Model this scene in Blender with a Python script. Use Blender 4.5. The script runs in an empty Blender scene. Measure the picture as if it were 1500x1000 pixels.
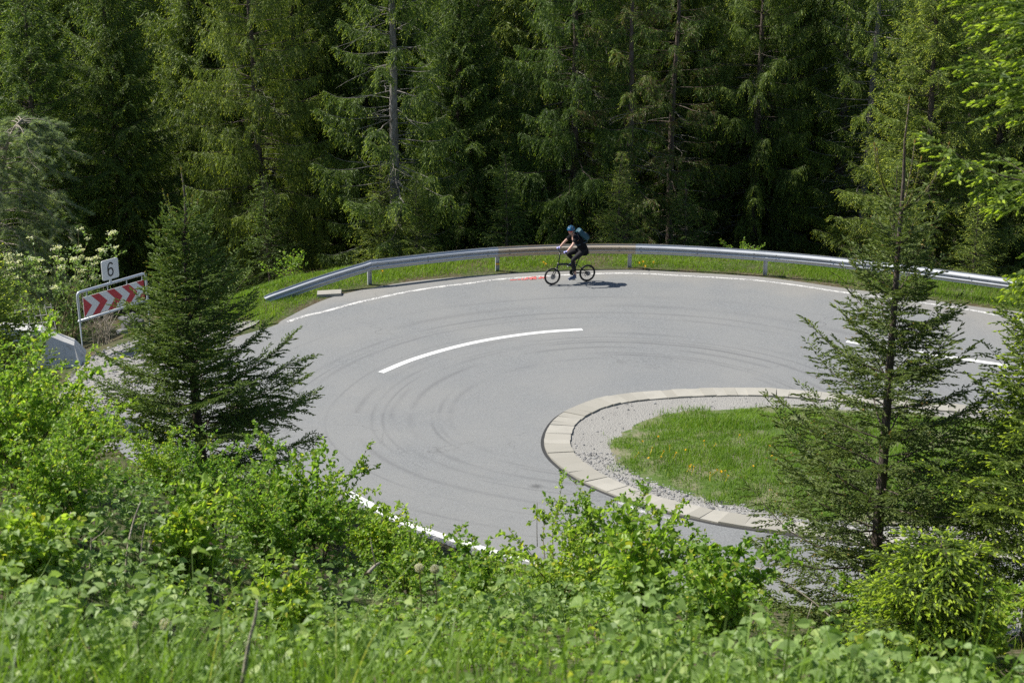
import bpy, bmesh, math, random
import numpy as np
from mathutils import Vector, Matrix

R = math.radians
sc = bpy.context.scene
COL = sc.collection

# ------------------------------------------------------------------ camera
EYE = 11.1
PITCH = R(18.0)
FPX = 2100.0
cd = bpy.data.cameras.new('camera')
cam = bpy.data.objects.new('camera', cd)
COL.objects.link(cam)
cam.location = (0, 0, EYE)
cam.rotation_euler = (R(90) - PITCH, 0, 0)
cd.sensor_width = 36
cd.lens = FPX / 1500 * 36
cd.clip_start = .1
cd.clip_end = 3000
cd.dof.use_dof = True
cd.dof.focus_distance = 38
cd.dof.aperture_fstop = 3.8
sc.camera = cam


def at(px, py, z=0.0):
    """a sight line of the photograph met with the level z (a number or a function of x, y)"""
    x, y = px - 750.0, 500.0 - py
    dy = FPX * math.cos(PITCH) + y * math.sin(PITCH)
    dz = -FPX * math.sin(PITCH) + y * math.cos(PITCH)
    zz = 0.0
    for _ in range(12):
        t = ((z if not callable(z) else zz) - EYE) / dz
        X, Y = x * t, dy * t
        if not callable(z):
            break
        zz = float(z(X, Y))
    return X, Y


# ------------------------------------------------------------------ mesh builder
class NB:
    def __init__(s):
        s.V, s.F, s.T, s.n = [], [], [], 0

    def add(s, V, F, tint=(.5, 0, 0)):
        V = np.asarray(V, float).reshape(-1, 3)
        F = np.asarray(F, int)
        T = np.asarray(tint, float)
        if T.ndim == 1:
            T = np.tile(T, (len(V), 1))
        s.V.append(V); s.T.append(T); s.F.append(F + s.n); s.n += len(V)

    def tube(s, pts, rad, seg=6, cap=True, tint=(.5, 0, 0), ry=None):
        P = np.asarray(pts, float); K = len(P)
        rad = np.broadcast_to(np.asarray(rad, float), (K,))
        Tn = np.gradient(P, axis=0)
        Tn /= np.linalg.norm(Tn, axis=1)[:, None] + 1e-9
        ref = np.array([0, 0, 1.0]) if abs(Tn[:, 2]).mean() < .8 else np.array([1.0, 0, 0])
        U = np.cross(Tn, ref); U /= np.linalg.norm(U, axis=1)[:, None] + 1e-9
        W = np.cross(Tn, U)
        a = np.arange(seg) * 2 * math.pi / seg
        r2 = rad if ry is None else np.broadcast_to(np.asarray(ry, float), (K,))
        V = P[:, None, :] + np.cos(a)[None, :, None] * (U * rad[:, None])[:, None, :] + np.sin(a)[None, :, None] * (W * r2[:, None])[:, None, :]
        i = np.arange(K - 1)[:, None] * seg; j = np.arange(seg)[None, :]; j2 = (j + 1) % seg
        F = np.stack([i + j, i + j2, i + seg + j2, i + seg + j], -1).reshape(-1, 4)
        n0 = s.n
        s.add(V.reshape(-1, 3), F, tint)
        if cap and seg > 2:
            s.F.append(np.array([list(range(seg))[::-1]]) + n0)
            s.F.append(np.array([[(K - 1) * seg + q for q in range(seg)]]) + n0)

    def box(s, c, size, rot=None, tint=(.5, 0, 0)):
        h = np.asarray(size) / 2.0
        V = np.array([[x, y, z] for x in (-1, 1) for y in (-1, 1) for z in (-1, 1)]) * h
        if rot is not None:
            V = V @ np.array(rot).T
        F = [[0, 1, 3, 2], [4, 6, 7, 5], [0, 4, 5, 1], [2, 3, 7, 6], [0, 2, 6, 4], [1, 5, 7, 3]]
        s.add(V + np.asarray(c), F, tint)

    def ring(s, c, rmaj, rmin, axis_rot=None, n=32, m=8, tint=(.5, 0, 0)):
        """torus standing in the local XZ plane"""
        a = np.arange(n) * 2 * math.pi / n; b = np.arange(m) * 2 * math.pi / m
        A, B = np.meshgrid(a, b, indexing='ij')
        rr = rmaj + rmin * np.cos(B)
        V = np.stack([rr * np.cos(A), rmin * np.sin(B), rr * np.sin(A)], -1).reshape(-1, 3) + np.asarray(c)
        i = np.arange(n)[:, None]; j = np.arange(m)[None, :]; i2 = (i + 1) % n; j2 = (j + 1) % m
        F = np.stack([i * m + j, i * m + j2, i2 * m + j2, i2 * m + j], -1).reshape(-1, 4)
        s.add(V, F, tint)

    def build(s, name, mat, parent=None, smooth=False):
        me = bpy.data.meshes.new(name)
        V = np.concatenate(s.V); T = np.concatenate(s.T)
        me.vertices.add(len(V)); me.vertices.foreach_set('co', V.astype(np.float32).ravel())
        idx = np.concatenate([f.ravel() for f in s.F])
        tot = np.concatenate([np.full(len(f), f.shape[1]) for f in s.F])
        st = np.concatenate([[0], np.cumsum(tot)[:-1]])
        me.loops.add(len(idx)); me.loops.foreach_set('vertex_index', idx.astype(np.int32))
        me.polygons.add(len(tot))
        me.polygons.foreach_set('loop_start', st.astype(np.int32))
        me.polygons.foreach_set('loop_total', tot.astype(np.int32))
        me.polygons.foreach_set('use_smooth', np.full(len(tot), bool(smooth)))
        at_ = me.attributes.new('tint', 'FLOAT_COLOR', 'POINT')
        at_.data.foreach_set('color', np.concatenate([T, np.ones((len(T), 1))], 1).astype(np.float32).ravel())
        me.update(calc_edges=True)
        me.materials.append(mat)
        o = bpy.data.objects.new(name, me); COL.objects.link(o)
        if parent: o.parent = parent
        return o


def thing(name, label, cat, loc=(0, 0, 0), rz=0, group=None):
    o = bpy.data.objects.new(name, None); COL.objects.link(o)
    o.empty_display_size = .2
    o.location = loc; o.rotation_euler = (0, 0, rz)
    o['label'] = label; o['category'] = cat
    if group: o['group'] = group
    return o


def tag(o, label=None, cat=None, group=None, kind=None):
    if label: o['label'] = label
    if cat: o['category'] = cat
    if group: o['group'] = group
    if kind: o['kind'] = kind
    return o


def struct(o, label=None, cat=None):
    return tag(o, label, cat, kind='structure')


def dup(root, loc, rz, scale=1.0, label=None, group=None):
    r = root.copy(); COL.objects.link(r)
    r.location = loc; r.rotation_euler = (0, 0, rz); r.scale = (scale,) * 3 if not hasattr(scale, '__len__') else scale
    if label: r['label'] = label
    if group: r['group'] = group
    for ch in list(root.children):
        c = ch.copy(); COL.objects.link(c); c.parent = r
    return r


# ------------------------------------------------------------------ materials
class Nodes:
    def __init__(s, name):
        s.m = bpy.data.materials.new(name); s.m.use_nodes = True
        s.nt = s.m.node_tree; s.nt.nodes.clear()
        s.out = s.nt.nodes.new('ShaderNodeOutputMaterial')

    def n(s, t, **kw):
        nd = s.nt.nodes.new('ShaderNode' + t)
        for k, v in kw.items():
            if k.startswith('i_'):
                nd.inputs[k[2:].replace('_', ' ')].default_value = v
            else:
                setattr(nd, k, v)
        return nd

    def l(s, a, b): s.nt.links.new(a, b)

    def pos(s): return s.n('NewGeometry').outputs['Position']

    def noise(s, vec, scale, detail=3, rough=.5):
        nd = s.n('TexNoise', i_Scale=scale, i_Detail=detail, i_Roughness=rough)
        s.l(vec, nd.inputs['Vector']); return nd.outputs['Fac']

    def ramp(s, fac, stops):
        nd = s.n('ValToRGB'); e = nd.color_ramp.elements
        while len(e) < len(stops): e.new(.5)
        for q, (p, c) in zip(e, stops):
            q.position = p; q.color = (c, c, c, 1) if not hasattr(c, '__len__') else (*c, 1)
        s.l(fac, nd.inputs[0]); return nd.outputs[0]

    def math(s, op, a, b=None, c=None):
        nd = s.n('Math', operation=op)
        for i, v in enumerate((a, b, c)):
            if v is None: continue
            if hasattr(v, 'links'): s.l(v, nd.inputs[i])
            else: nd.inputs[i].default_value = v
        return nd.outputs[0]

    def mix(s, fac, a, b, mode='MIX'):
        nd = s.n('Mix', data_type='RGBA', blend_type=mode)
        for i, v in ((0, fac), (6, a), (7, b)):
            if hasattr(v, 'links'): s.l(v, nd.inputs[i])
            elif i == 0: nd.inputs[0].default_value = v
            else: nd.inputs[i].default_value = (*v, 1)
        return nd.outputs[2]

    def bsdf(s, col, rough=.6, metal=0, spec=.5, bump=None, bstr=.3, bdist=.01):
        b = s.n('BsdfPrincipled')
        for k, v in (('Base Color', col), ('Roughness', rough), ('Metallic', metal), ('Specular IOR Level', spec)):
            if hasattr(v, 'links'): s.l(v, b.inputs[k])
            else: b.inputs[k].default_value = (*v, 1) if hasattr(v, '__len__') else v
        if bump is not None:
            bp = s.n('Bump', i_Strength=bstr, i_Distance=bdist); s.l(bump, bp.inputs['Height']); s.l(bp.outputs[0], b.inputs['Normal'])
        s.l(b.outputs[0], s.out.inputs[0]); return b


def plain(name, col, rough=.6, metal=0, var=.15, scale=8, spec=.5, bstr=.15):
    s = Nodes(name); p = s.n('TexCoord').outputs['Object']
    f = s.noise(p, scale, 4)
    c = s.mix(f, [v * (1 - var) for v in col], [min(1, v * (1 + var)) for v in col])
    s.bsdf(c, rough, metal, spec, s.noise(p, scale * 6, 3), bstr)
    return s.m


def foliage(name, dark, light, fresh, trans=.3, rough=.55, spec=.35, dead=(.16, .10, .05)):
    """tint.r picks between dark and light leaves, tint.g is fresh growth, tint.b dried needles"""
    s = Nodes(name)
    a = s.n('Attribute', attribute_name='tint')
    sp = s.n('SeparateColor'); s.l(a.outputs['Color'], sp.inputs[0])
    c = s.mix(sp.outputs[0], dark, light)
    c = s.mix(sp.outputs[1], c, fresh)
    c = s.mix(sp.outputs[2], c, dead)
    oi = s.n('ObjectInfo'); hs = s.n('HueSaturation')
    s.l(s.math('MULTIPLY_ADD', oi.outputs['Random'], .03, .480), hs.inputs['Hue']); s.l(s.math('MULTIPLY_ADD', oi.outputs['Random'], -.35, 1.08), hs.inputs['Value'])
    s.l(c, hs.inputs['Color']); c = hs.outputs[0]
    b = s.bsdf(c, rough, 0, spec)
    t = s.n('BsdfTranslucent')
    tc = s.mix(.5, c, [min(1, v * 1.9) for v in (c and fresh)], 'MIX') if False else s.mix(1.0, c, (1.5, 1.55, .75), 'MULTIPLY')
    s.l(tc, t.inputs[0])
    mx = s.n('MixShader'); mx.inputs[0].default_value = trans
    s.l(b.outputs[0], mx.inputs[1]); s.l(t.outputs[0], mx.inputs[2])
    s.l(mx.outputs[0], s.out.inputs[0])
    return s.m


def bark(name, c1, c2):
    s = Nodes(name); p = s.n('TexCoord').outputs['Object']
    mp = s.n('Mapping'); mp.inputs['Scale'].default_value = (1, 1, .35); s.l(p, mp.inputs[0])
    f = s.noise(mp.outputs[0], 14, 5, .65); g = s.noise(mp.outputs[0], 50, 3)
    c = s.mix(s.ramp(f, [(.35, 0), (.65, 1)]), c1, c2)
    a = s.n('Attribute', attribute_name='tint'); sp = s.n('SeparateColor'); s.l(a.outputs['Color'], sp.inputs[0])
    c = s.mix(s.ramp(sp.outputs[0], [(.7, 0), (.95, .8)]), c, (.34, .31, .27))
    s.bsdf(c, .85, 0, .2, g, .6, .02)
    return s.m


M = {}
M['needle'] = foliage('spruce_needles', (.026, .060, .016), (.22, .315, .052), (.58, .70, .08), .30)
M['needle_near'] = foliage('young_spruce_needles', (.095, .155, .042), (.26, .345, .08), (.42, .32, .09), .3)
M['needle_dark'] = foliage('slender_spruce_needles', (.055, .10, .030), (.165, .235, .055), (.40, .31, .09), .28)
M['needle_lime'] = foliage('spruce_needles_with_fresh_shoots', (.07, .13, .03), (.22, .31, .06), (.58, .72, .085), .42)
M['pine'] = foliage('pine_needles', (.17, .23, .14), (.36, .44, .27), (.4, .47, .16), .45)
M['leaf'] = foliage('shrub_leaves', (.13, .25, .032), (.33, .50, .08), (.46, .48, .06), .54, .45, .45)
M['leaf_pale'] = foliage('raspberry_leaves', (.13, .23, .05), (.37, .51, .16), (.46, .56, .18), .44, .5, .4)
M['leaf_cool'] = foliage('viburnum_leaves', (.12, .20, .06), (.25, .37, .13), (.8, .8, .68), .42, .5, .4)
M['grass'] = foliage('grass_blades', (.10, .20, .016), (.22, .36, .03), (.42, .42, .14), .42, .5, .35)
M['bark'] = bark('spruce_bark', (.06, .045, .035), (.16, .13, .11))
M['bark_pale'] = bark('pale_spruce_bark', (.13, .115, .10), (.30, .28, .255))
M['bark_red'] = bark('pine_bark', (.16, .08, .045), (.28, .15, .09))
M['twig'] = bark('dry_twig', (.22, .19, .15), (.42, .37, .30))
M['stem'] = bark('green_brown_stem', (.10, .085, .045), (.19, .16, .09))


# ------------------------------------------------------------------ ground shape
def zroad(x, y):
    u = 29.0 - np.asarray(y, float)
    return .085 * .5 * (u + np.sqrt(u * u + 4.0))


OUT_PX = [(745, 400.5), (680, 405), (600, 412.5), (520, 426.5), (470, 441), (415, 468), (398, 478)]
EDGE = [(30, 27.2), (24, 30.6), (19.5, 33.2), (15.8, 35.4), (13.7, 36.65)] + \
       [at(1433, 449.5, zroad), at(1333, 435, zroad), at(1233, 421.5, zroad), at(1167, 412, zroad), at(1100, 404.5, zroad),
        at(997, 398.5, zroad), at(933, 395.5, zroad), at(883, 395.5, zroad), at(820, 397, zroad)] + \
       [at(*p, zroad) for p in OUT_PX] + \
       [(-7.6, 33.7), (-8.5, 31.6), (-8.7, 29.5), (-8.1, 27.0), (-6.9, 25.2), (-5.2, 24.1)] + \
       [at(530, 746, zroad), at(583, 771, zroad), at(643, 793, zroad), at(734, 822, zroad), at(1000, 862, zroad), at(1200, 892, zroad), at(1450, 925, zroad)] + \
       [(12, 15.9), (18, 13.9), (30, 9.8)]
EDGE = np.array(EDGE)


def smooth_closed(P, n=6, closed=True):
    P = np.asarray(P, float); N = len(P); out = []
    for i in range(N if closed else N - 1):
        p0, p1, p2, p3 = (P[(i + k) % N] if closed else P[min(max(i + k, 0), N - 1)] for k in (-1, 0, 1, 2))
        for k in range(n):
            t = k / n
            out.append(.5 * ((2 * p1) + (-p0 + p2) * t + (2 * p0 - 5 * p1 + 4 * p2 - p3) * t * t + (-p0 + 3 * p1 - 3 * p2 + p3) * t ** 3))
    if not closed: out.append(P[-1])
    return np.array(out)


def poly_dist(x, y, poly, closed=True):
    """distance to the outline, negative inside"""
    x = np.asarray(x, float).ravel(); y = np.asarray(y, float).ravel()
    best = np.full(x.shape, 1e9); ins = np.zeros(x.shape, bool)
    N = len(poly)
    for i in range(N if closed else N - 1):
        ax, ay = poly[i]; bx, by = poly[(i + 1) % N]
        dx, dy = bx - ax, by - ay
        t = np.clip(((x - ax) * dx + (y - ay) * dy) / (dx * dx + dy * dy + 1e-12), 0, 1)
        best = np.minimum(best, np.hypot(x - ax - t * dx, y - ay - t * dy))
        if closed:
            c = (ay > y) != (by > y)
            with np.errstate(divide='ignore', invalid='ignore'):
                xi = (bx - ax) * (y - ay) / (by - ay + 1e-15) + ax
            ins ^= c & (x < xi)
    return np.where(ins, -best, best) if closed else best


EDGE_S = np.concatenate([EDGE[:4], smooth_closed(EDGE[4:-3], 4, False), EDGE[-3:]])


def vnoise(x, y, s, seed=0):
    x = np.asarray(x, float) / s; y = np.asarray(y, float) / s
    xi, yi = np.floor(x).astype(int), np.floor(y).astype(int); fx, fy = x - xi, y - yi
    fx = fx * fx * (3 - 2 * fx); fy = fy * fy * (3 - 2 * fy)

    def h(a, b):
        v = np.sin(a * 127.1 + b * 311.7 + seed * 74.7) * 43758.5453
        return v - np.floor(v)
    return (h(xi, yi) * (1 - fx) + h(xi + 1, yi) * fx) * (1 - fy) + (h(xi, yi + 1) * (1 - fx) + h(xi + 1, yi + 1) * fx) * fy


def sstep(a, b, v):
    t = np.clip((v - a) / (b - a), 0, 1); return t * t * (3 - 2 * t)


PA = ([-5, 0, 5, 10, 15, 20, 24, 27, 40], [10.6, 9.5, 7.9, 6.1, 4.4, 2.3, .75, .3, .2])
PB = ([-5, 0, 5, 10, 15, 19, 20.5, 40], [10.6, 9.5, 7.65, 5.2, 3.0, 1.25, .85, .5])
PC = ([-5, 0, 5, 8, 11, 13, 15, 17, 18, 40], [10.6, 9.5, 7.6, 5.9, 4.1, 3.15, 2.3, 1.3, 1.05, .5])


def zground(x, y):
    x = np.asarray(x, float); y = np.asarray(y, float)
    shp = np.broadcast(x, y).shape
    x = np.broadcast_to(x, shp).ravel(); y = np.broadcast_to(y, shp).ravel()
    D = poly_dist(x, y, EDGE_S)
    zr = zroad(x, y)
    a, b, c = (np.interp(y, *p) for p in (PA, PB, PC))
    wl = sstep(-1.5, -5.0, x); wr = sstep(1.5, 4.0, x)
    near = a * wl + b * (1 - wl) * (1 - wr) + c * wr
    near = near + .25 * (vnoise(x, y, 2.1, 3) - .5)
    # the far side drops away behind the verge
    Df = np.maximum(0, D - 2.3)
    far = -.02 - .42 * np.minimum(Df, 5) - .17 * np.maximum(0, Df - 5) + .7 * (vnoise(x, y, 5, 5) - .5) * sstep(0, 4, Df)
    left = sstep(-10.6, -13, x) * sstep(38, 33, y) * .9
    far = np.maximum(far, -30 + 0 * far)
    far = far + .00055 * np.maximum(0, y - 170) ** 2 * (y < 900) + left
    w = sstep(31, 25, y)
    base = near * w + far * (1 - w)
    k = sstep(0, 1.3, D)
    z = np.where(D < 0, zr - .10 * sstep(0, -.4, D) - .006, (zr - .006) * (1 - k) + base * k)
    return z.reshape(shp)


def zg(x, y): return float(zground(np.array([x]), np.array([y]))[0])


gx = np.unique(np.concatenate([np.arange(-17, 20.1, .4), np.linspace(-60, -17, 22), np.linspace(20, 60, 20), [-700, -400, -250, -150, -100, 100, 150, 250, 400, 700]]))
gy = np.unique(np.concatenate([np.arange(-3, 48, .4), np.linspace(48, 120, 30), np.linspace(120, 420, 16), [-60, -30, -15, -8, 500, 650]]))
GX, GY = np.meshgrid(gx, gy, indexing='ij')
GZ = zground(GX, GY)
nx, ny = GX.shape
b = NB()
ii = (np.arange(nx - 1)[:, None] * ny + np.arange(ny - 1)[None, :]).ravel()
b.add(np.stack([GX, GY, GZ], -1).reshape(-1, 3), np.stack([ii, ii + ny, ii + ny + 1, ii + 1], -1))
s = Nodes('soil_and_litter'); p = s.pos()
f1 = s.noise(p, .9, 6, .6); f2 = s.noise(p, 9, 5, .6)
c = s.mix(s.ramp(f1, [(.42, 0), (.58, 1)]), (.05, .075, .02), (.075, .058, .036))
c = s.mix(s.ramp(f2, [(.45, 0), (.75, 1)]), c, (.16, .14, .095))
s.bsdf(c, .95, 0, .1, f2, .8, .05)
M['soil'] = s.m
struct(b.build('terrain', M['soil'], smooth=True))


def sheet(name, outline, dz, mat, zf=zroad, step=.5):
    """a flat outline laid on the road surface"""
    bm = bmesh.new()
    vs = [bm.verts.new((x, y, 0)) for x, y in outline]
    bm.faces.new(vs)
    ys = [v[1] for v in outline]
    y = math.ceil(min(ys)) + .013
    while y < max(ys):
        if y < 34.5 or True:
            bmesh.ops.bisect_plane(bm, geom=bm.verts[:] + bm.edges[:] + bm.faces[:], plane_co=(0, y, 0), plane_no=(0, 1, 0))
        y += step
    bmesh.ops.triangulate(bm, faces=bm.faces[:])
    for v in bm.verts: v.co.z = float(zf(v.co.x, v.co.y)) + dz
    bmesh.ops.recalc_face_normals(bm, faces=bm.faces[:])
    if sum(f.normal.z for f in bm.faces) < 0: bmesh.ops.reverse_faces(bm, faces=bm.faces[:])
    me = bpy.data.meshes.new(name); bm.to_mesh(me); bm.free(); me.materials.append(mat)
    o = bpy.data.objects.new(name, me); COL.objects.link(o); return o


# asphalt: worn grey with rubber arcs left by tyres
CX, CY = 2.55, 28.9
s = Nodes('asphalt'); p = s.pos()
fine = s.math('MULTIPLY_ADD', s.noise(p, 30, 4, .9), 2.8, -.9); mid = s.noise(p, 14, 4, .6); big = s.noise(p, .45, 4, .55)
c = s.mix(fine, (.112, .117, .118), (.276, .284, .284))
c = s.mix(s.ramp(big, [(.35, 0), (.7, 1)]), c, (.220, .222, .215))
c = s.mix(s.math('MULTIPLY', s.ramp(mid, [(.35, 0), (.75, 1)]), .22), c, (.13, .13, .135))
sx = s.n('SeparateXYZ'); s.l(p, sx.inputs[0])
ddx = s.math('SUBTRACT', sx.outputs[0], CX); ddy = s.math('SUBTRACT', sx.outputs[1], CY)
wob = s.math('MULTIPLY', s.math('SUBTRACT', s.noise(p, .16, 2), .5), .30)
rad = s.math('ADD', s.math('SQRT', s.math('ADD', s.math('MULTIPLY', ddx, ddx), s.math('MULTIPLY', ddy, ddy))), wob)
ang = s.math('ARCTAN2', ddy, ddx)
tot = None
for i, (r0, w, st) in enumerate([(3.9, .07, .35), (4.15, .05, .6), (4.3, .04, .5), (4.75, .07, .5), (5.15, .06, .7), (5.32, .03, .6), (5.55, .04, .5), (5.9, .07, .45), (6.5, .03, .4), (7.3, .06, .6), (7.5, .03, .5), (7.75, .06, .5), (8.4, .14, .35), (9.2, .05, .35), (9.35, .04, .3)]):
    g = s.math('DIVIDE', s.math('SUBTRACT', rad, r0), w)
    g = s.math('POWER', 2.718, s.math('MULTIPLY', s.math('MULTIPLY', g, g), -1.0))
    cmb = s.n('CombineXYZ'); s.l(ang, cmb.inputs[0]); cmb.inputs[1].default_value = i * 3.7; s.l(s.math('MULTIPLY', rad, .4), cmb.inputs[2])
    al = s.ramp(s.noise(cmb.outputs[0], 2.1, 2), [(.40, 0), (.62, 1)])
    g = s.math('MULTIPLY', s.math('MULTIPLY', g, al), st)
    tot = g if tot is None else s.math('MAXIMUM', tot, g)
tot = s.math('MULTIPLY', s.math('MULTIPLY', tot, .85), s.ramp(s.noise(p, 30, 3), [(.2, .55), (.7, 1)]))
c = s.mix(tot, c, (.085, .085, .09))
sx0, sy0 = at(786, 712, zroad)
vd = s.n('VectorMath', operation='DISTANCE'); s.l(p, vd.inputs[0]); vd.inputs[1].default_value = (sx0, sy0, float(zroad(sx0, sy0)))
c = s.mix(s.ramp(s.math('ADD', vd.outputs['Value'], s.math('MULTIPLY', s.noise(p, 12, 3), .16)), [(.10, .75), (.24, 0)]), c, (.07, .07, .07))
# broad polished lane, dusty outer rim
dirt = s.ramp(rad, [(0, 0), (1, 0)])
band = s.math('SUBTRACT', rad, 10.6)
dust = s.math('MULTIPLY', s.ramp(s.math('ADD', s.math('MULTIPLY', band, .5), s.math('MULTIPLY', s.math('SUBTRACT', big, .5), 1.2)), [(0, 0), (.6, 1)]), .5)
c = s.mix(dust, c, (.26, .245, .215))
vor = s.n('TexVoronoi', feature='DISTANCE_TO_EDGE', i_Scale=.42)
wv = s.n('VectorMath', operation='ADD'); s.l(p, wv.inputs[0])
nz = s.n('TexNoise', i_Scale=1.7, i_Detail=4); s.l(p, nz.inputs['Vector']); s.l(nz.outputs['Color'], wv.inputs[1])
s.l(wv.outputs[0], vor.inputs['Vector'])
crack = s.math('MULTIPLY', s.ramp(vor.outputs['Distance'], [(0, 1), (.009, 0)]), s.ramp(s.noise(p, .35, 2), [(.56, 0), (.66, .5)]))
c = s.mix(crack, c, (.07, .07, .07))
s.bsdf(c, .82, 0, .35, fine, .5, .008)
M['asphalt'] = s.m
struct(sheet('road', EDGE_S, 0, M['asphalt']))


def worn_paint(name, col, thr, scale=18):
    s = Nodes(name); p = s.pos()
    f = s.noise(p, scale, 5, .7); g = s.noise(p, 2.2, 2)
    k = s.ramp(s.math('ADD', f, s.math('MULTIPLY', g, .35)), [(thr - .06, 0), (thr + .06, 1)])
    c = s.mix(k, (.21, .21, .21), col)
    s.bsdf(c, .7, 0, .4, f, .2, .003); return s.m


M['line'] = worn_paint('white_road_paint', (.70, .70, .68), .49)
M['line_worn'] = worn_paint('worn_white_road_paint', (.62, .61, .58), .67, 26)
M['red_paint'] = worn_paint('red_spray_paint', (.58, .10, .09), .62, 22)


def ribbon(nb, path, width, dz, zf=zroad, n=5, smooth=True):
    P = smooth_closed(path, n, False) if smooth and len(path) > 2 else np.array(path, float)
    T = np.gradient(P, axis=0); T /= np.linalg.norm(T, axis=1)[:, None]
    Nn = np.stack([-T[:, 1], T[:, 0]], 1) * width / 2
    A, B = P + Nn, P - Nn
    V = np.concatenate([np.column_stack([A, zf(A[:, 0], A[:, 1]) + dz]), np.column_stack([B, zf(B[:, 0], B[:, 1]) + dz])])
    K = len(P); i = np.arange(K - 1)
    nb.add(V, np.stack([i, i + K, i + K + 1, i + 1], -1)[:, ::-1] if False else np.stack([i + K, i + K + 1, i + 1, i], -1))


OL = [(22, 30.9), (18.5, 32.9), (15.2, 34.9), at(1493, 468, zroad)] + [at(*p, zroad) for p in
      [(1433, 456), (1333, 441), (1233, 428), (1167, 418), (1100, 410), (997, 403.7), (933, 400.7), (883, 400.7), (820, 403.3), (733, 409), (680, 416), (640, 420.6), (600, 427), (560, 435), (520, 444), (480, 455), (446, 463), (420, 472)]]
b = NB(); ribbon(b, OL, .135, .004)
struct(b.build('edge_line', M['line_worn']))
b = NB(); ribbon(b, [(-3.0, 23.93)] + [at(*p, zroad) for p in [(537, 736), (583, 761), (643, 783), (734, 811), (764, 816.5), (800, 826.5)]], .17, .004)
struct(b.build('edge_line', M['line']))
b = NB(); ribbon(b, [at(*p, zroad) for p in [(558, 545.5), (600, 528), (650, 512.5), (700, 500.5), (750, 492), (800, 486), (853, 482.5)]], .17, .004)
ribbon(b, [at(*p, zroad) for p in [(1240, 500), (1327, 513), (1413, 526), (1497, 538.5)]], .17, .004)
struct(b.build('centre_line', M['line']))
# thin worn line outside the kerb on the near side
b = NB(); ribbon(b, [at(*p, zroad) for p in [(905, 735), (950, 752), (1010, 765)]], .09, .004)
ribbon(b, [at(*p, zroad) for p in [(1180, 789), (1284, 803), (1330, 810)]], .10, .004)
struct(b.build('kerb_line', M['line_worn']))
# red spray-painted scribble by the front wheel
b = NB()


def rp(pts, w=.05): ribbon(b, [at(*p, zroad) for p in pts], w, .0085, n=2, smooth=False)


rp([(747, 410.6), (757, 409.8)], .06); rp([(758, 409.6), (763, 409.4)], .09)
rp([(765, 407.5), (765.5, 410.4), (769, 410.2), (769.5, 407.4)]); rp([(772, 410.2), (772.4, 406.6), (776, 406.4), (776, 408.4), (772.4, 408.6)])
rp([(778.5, 409.9), (779, 406.2)], .1); rp([(782, 409.6), (782.2, 405.6)], .12); rp([(782, 406), (786, 405.6)], .09); rp([(782, 409), (786, 408.6)], .09)
rp([(790, 408.6), (793, 405.4), (796, 408), (799, 405.8)], .1); rp([(791, 406.2), (799, 407.2)], .13)
tag(b.build('road_graffiti', M['red_paint']), 'red sprayed scribble on the asphalt by the front wheel', 'graffiti')

# kerb ring of pale concrete slabs
KO = [at(*p, zroad) for p in [(1180, 575), (1125, 570.8), (1073, 570), (1020, 571), (967, 574), (913, 579), (873, 586.5), (847, 595.5), (820, 609.5), (805, 625), (797, 645), (801, 664), (817, 682), (847, 703), (887, 721.5), (940, 741), (1020, 760.5), (1071, 770.5), (1200, 789), (1284, 800.5)]]
KO = [(18, 25.6), (12.5, 28.2), (9.2, 29.55)] + KO + [(9.2, KO[-1][1] - 1.0), (12.5, KO[-1][1] - 2.25), (18, KO[-1][1] - 4.3)]
KO = smooth_closed(KO, 10, False)
seg = np.hypot(*np.diff(KO, axis=0).T); L = np.concatenate([[0], np.cumsum(seg)])
u = np.arange(0, L[-1], .05)
KO = np.column_stack([np.interp(u, L, KO[:, 0]), np.interp(u, L, KO[:, 1])])
for _ in range(12): KO[1:-1] = (KO[:-2] + KO[1:-1] * 2 + KO[2:]) / 4
T = np.gradient(KO, axis=0); T /= np.linalg.norm(T, axis=1)[:, None]
INW = np.stack([-T[:, 1], T[:, 0]], 1)   # path runs anticlockwise round the island: inside is on the left
KI = KO + INW * .52
M['kerb'] = None
s = Nodes('pale_concrete'); p = s.pos()
f = s.noise(p, 3.2, 5, .6); g = s.noise(p, 60, 3)
a = s.n('Attribute', attribute_name='tint'); sp = s.n('SeparateColor'); s.l(a.outputs['Color'], sp.inputs[0])
c = s.mix(sp.outputs[0], (.285, .27, .23), (.375, .357, .31)); c = s.mix(s.ramp(f, [(.45, 0), (.75, .6)]), c, (.27, .26, .225))
c = s.mix(s.ramp(g, [(.55, 0), (.75, .4)]), c, (.25, .24, .21))
s.bsdf(c, .85, 0, .3, g, .4, .006); M['concrete'] = s.m
b = NB(); rng = np.random.default_rng(5)
i = 0
while i < len(KO) - 9:
    n = int(rng.integers(5, 8)) if rng.random() < .9 else 9
    j = min(i + n, len(KO) - 1)
    dz = .045 + rng.normal(0, .005); gap = .12 if rng.random() < .25 else .045
    A0, A1 = KO[i] + (KO[j] - KO[i]) * gap / n, KO[j]
    B0, B1 = KI[i] + (KI[j] - KI[i]) * gap / n * rng.uniform(.3, 2), KI[j] + rng.normal(0, .012, 2)
    q = np.array([A0, A1, B1, B0]); z = zroad(q[:, 0], q[:, 1])
    top = np.column_stack([q, z + dz + rng.normal(0, .003, 4)]); bot = np.column_stack([q, z - .06])
    b.add(np.concatenate([top, bot]), [[0, 1, 2, 3], [0, 4, 5, 1], [1, 5, 6, 2], [2, 6, 7, 3], [3, 7, 4, 0]], (rng.random(), 0, 0))
    i = j
struct(b.build('kerb', M['concrete']))
M['seam'] = plain('bitumen_seam', (.03, .03, .03), .7)
b = NB(); ribbon(b, KO - INW * .03, .075, .0045, smooth=False)
struct(b.build('kerb_seam', M['seam']))

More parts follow.
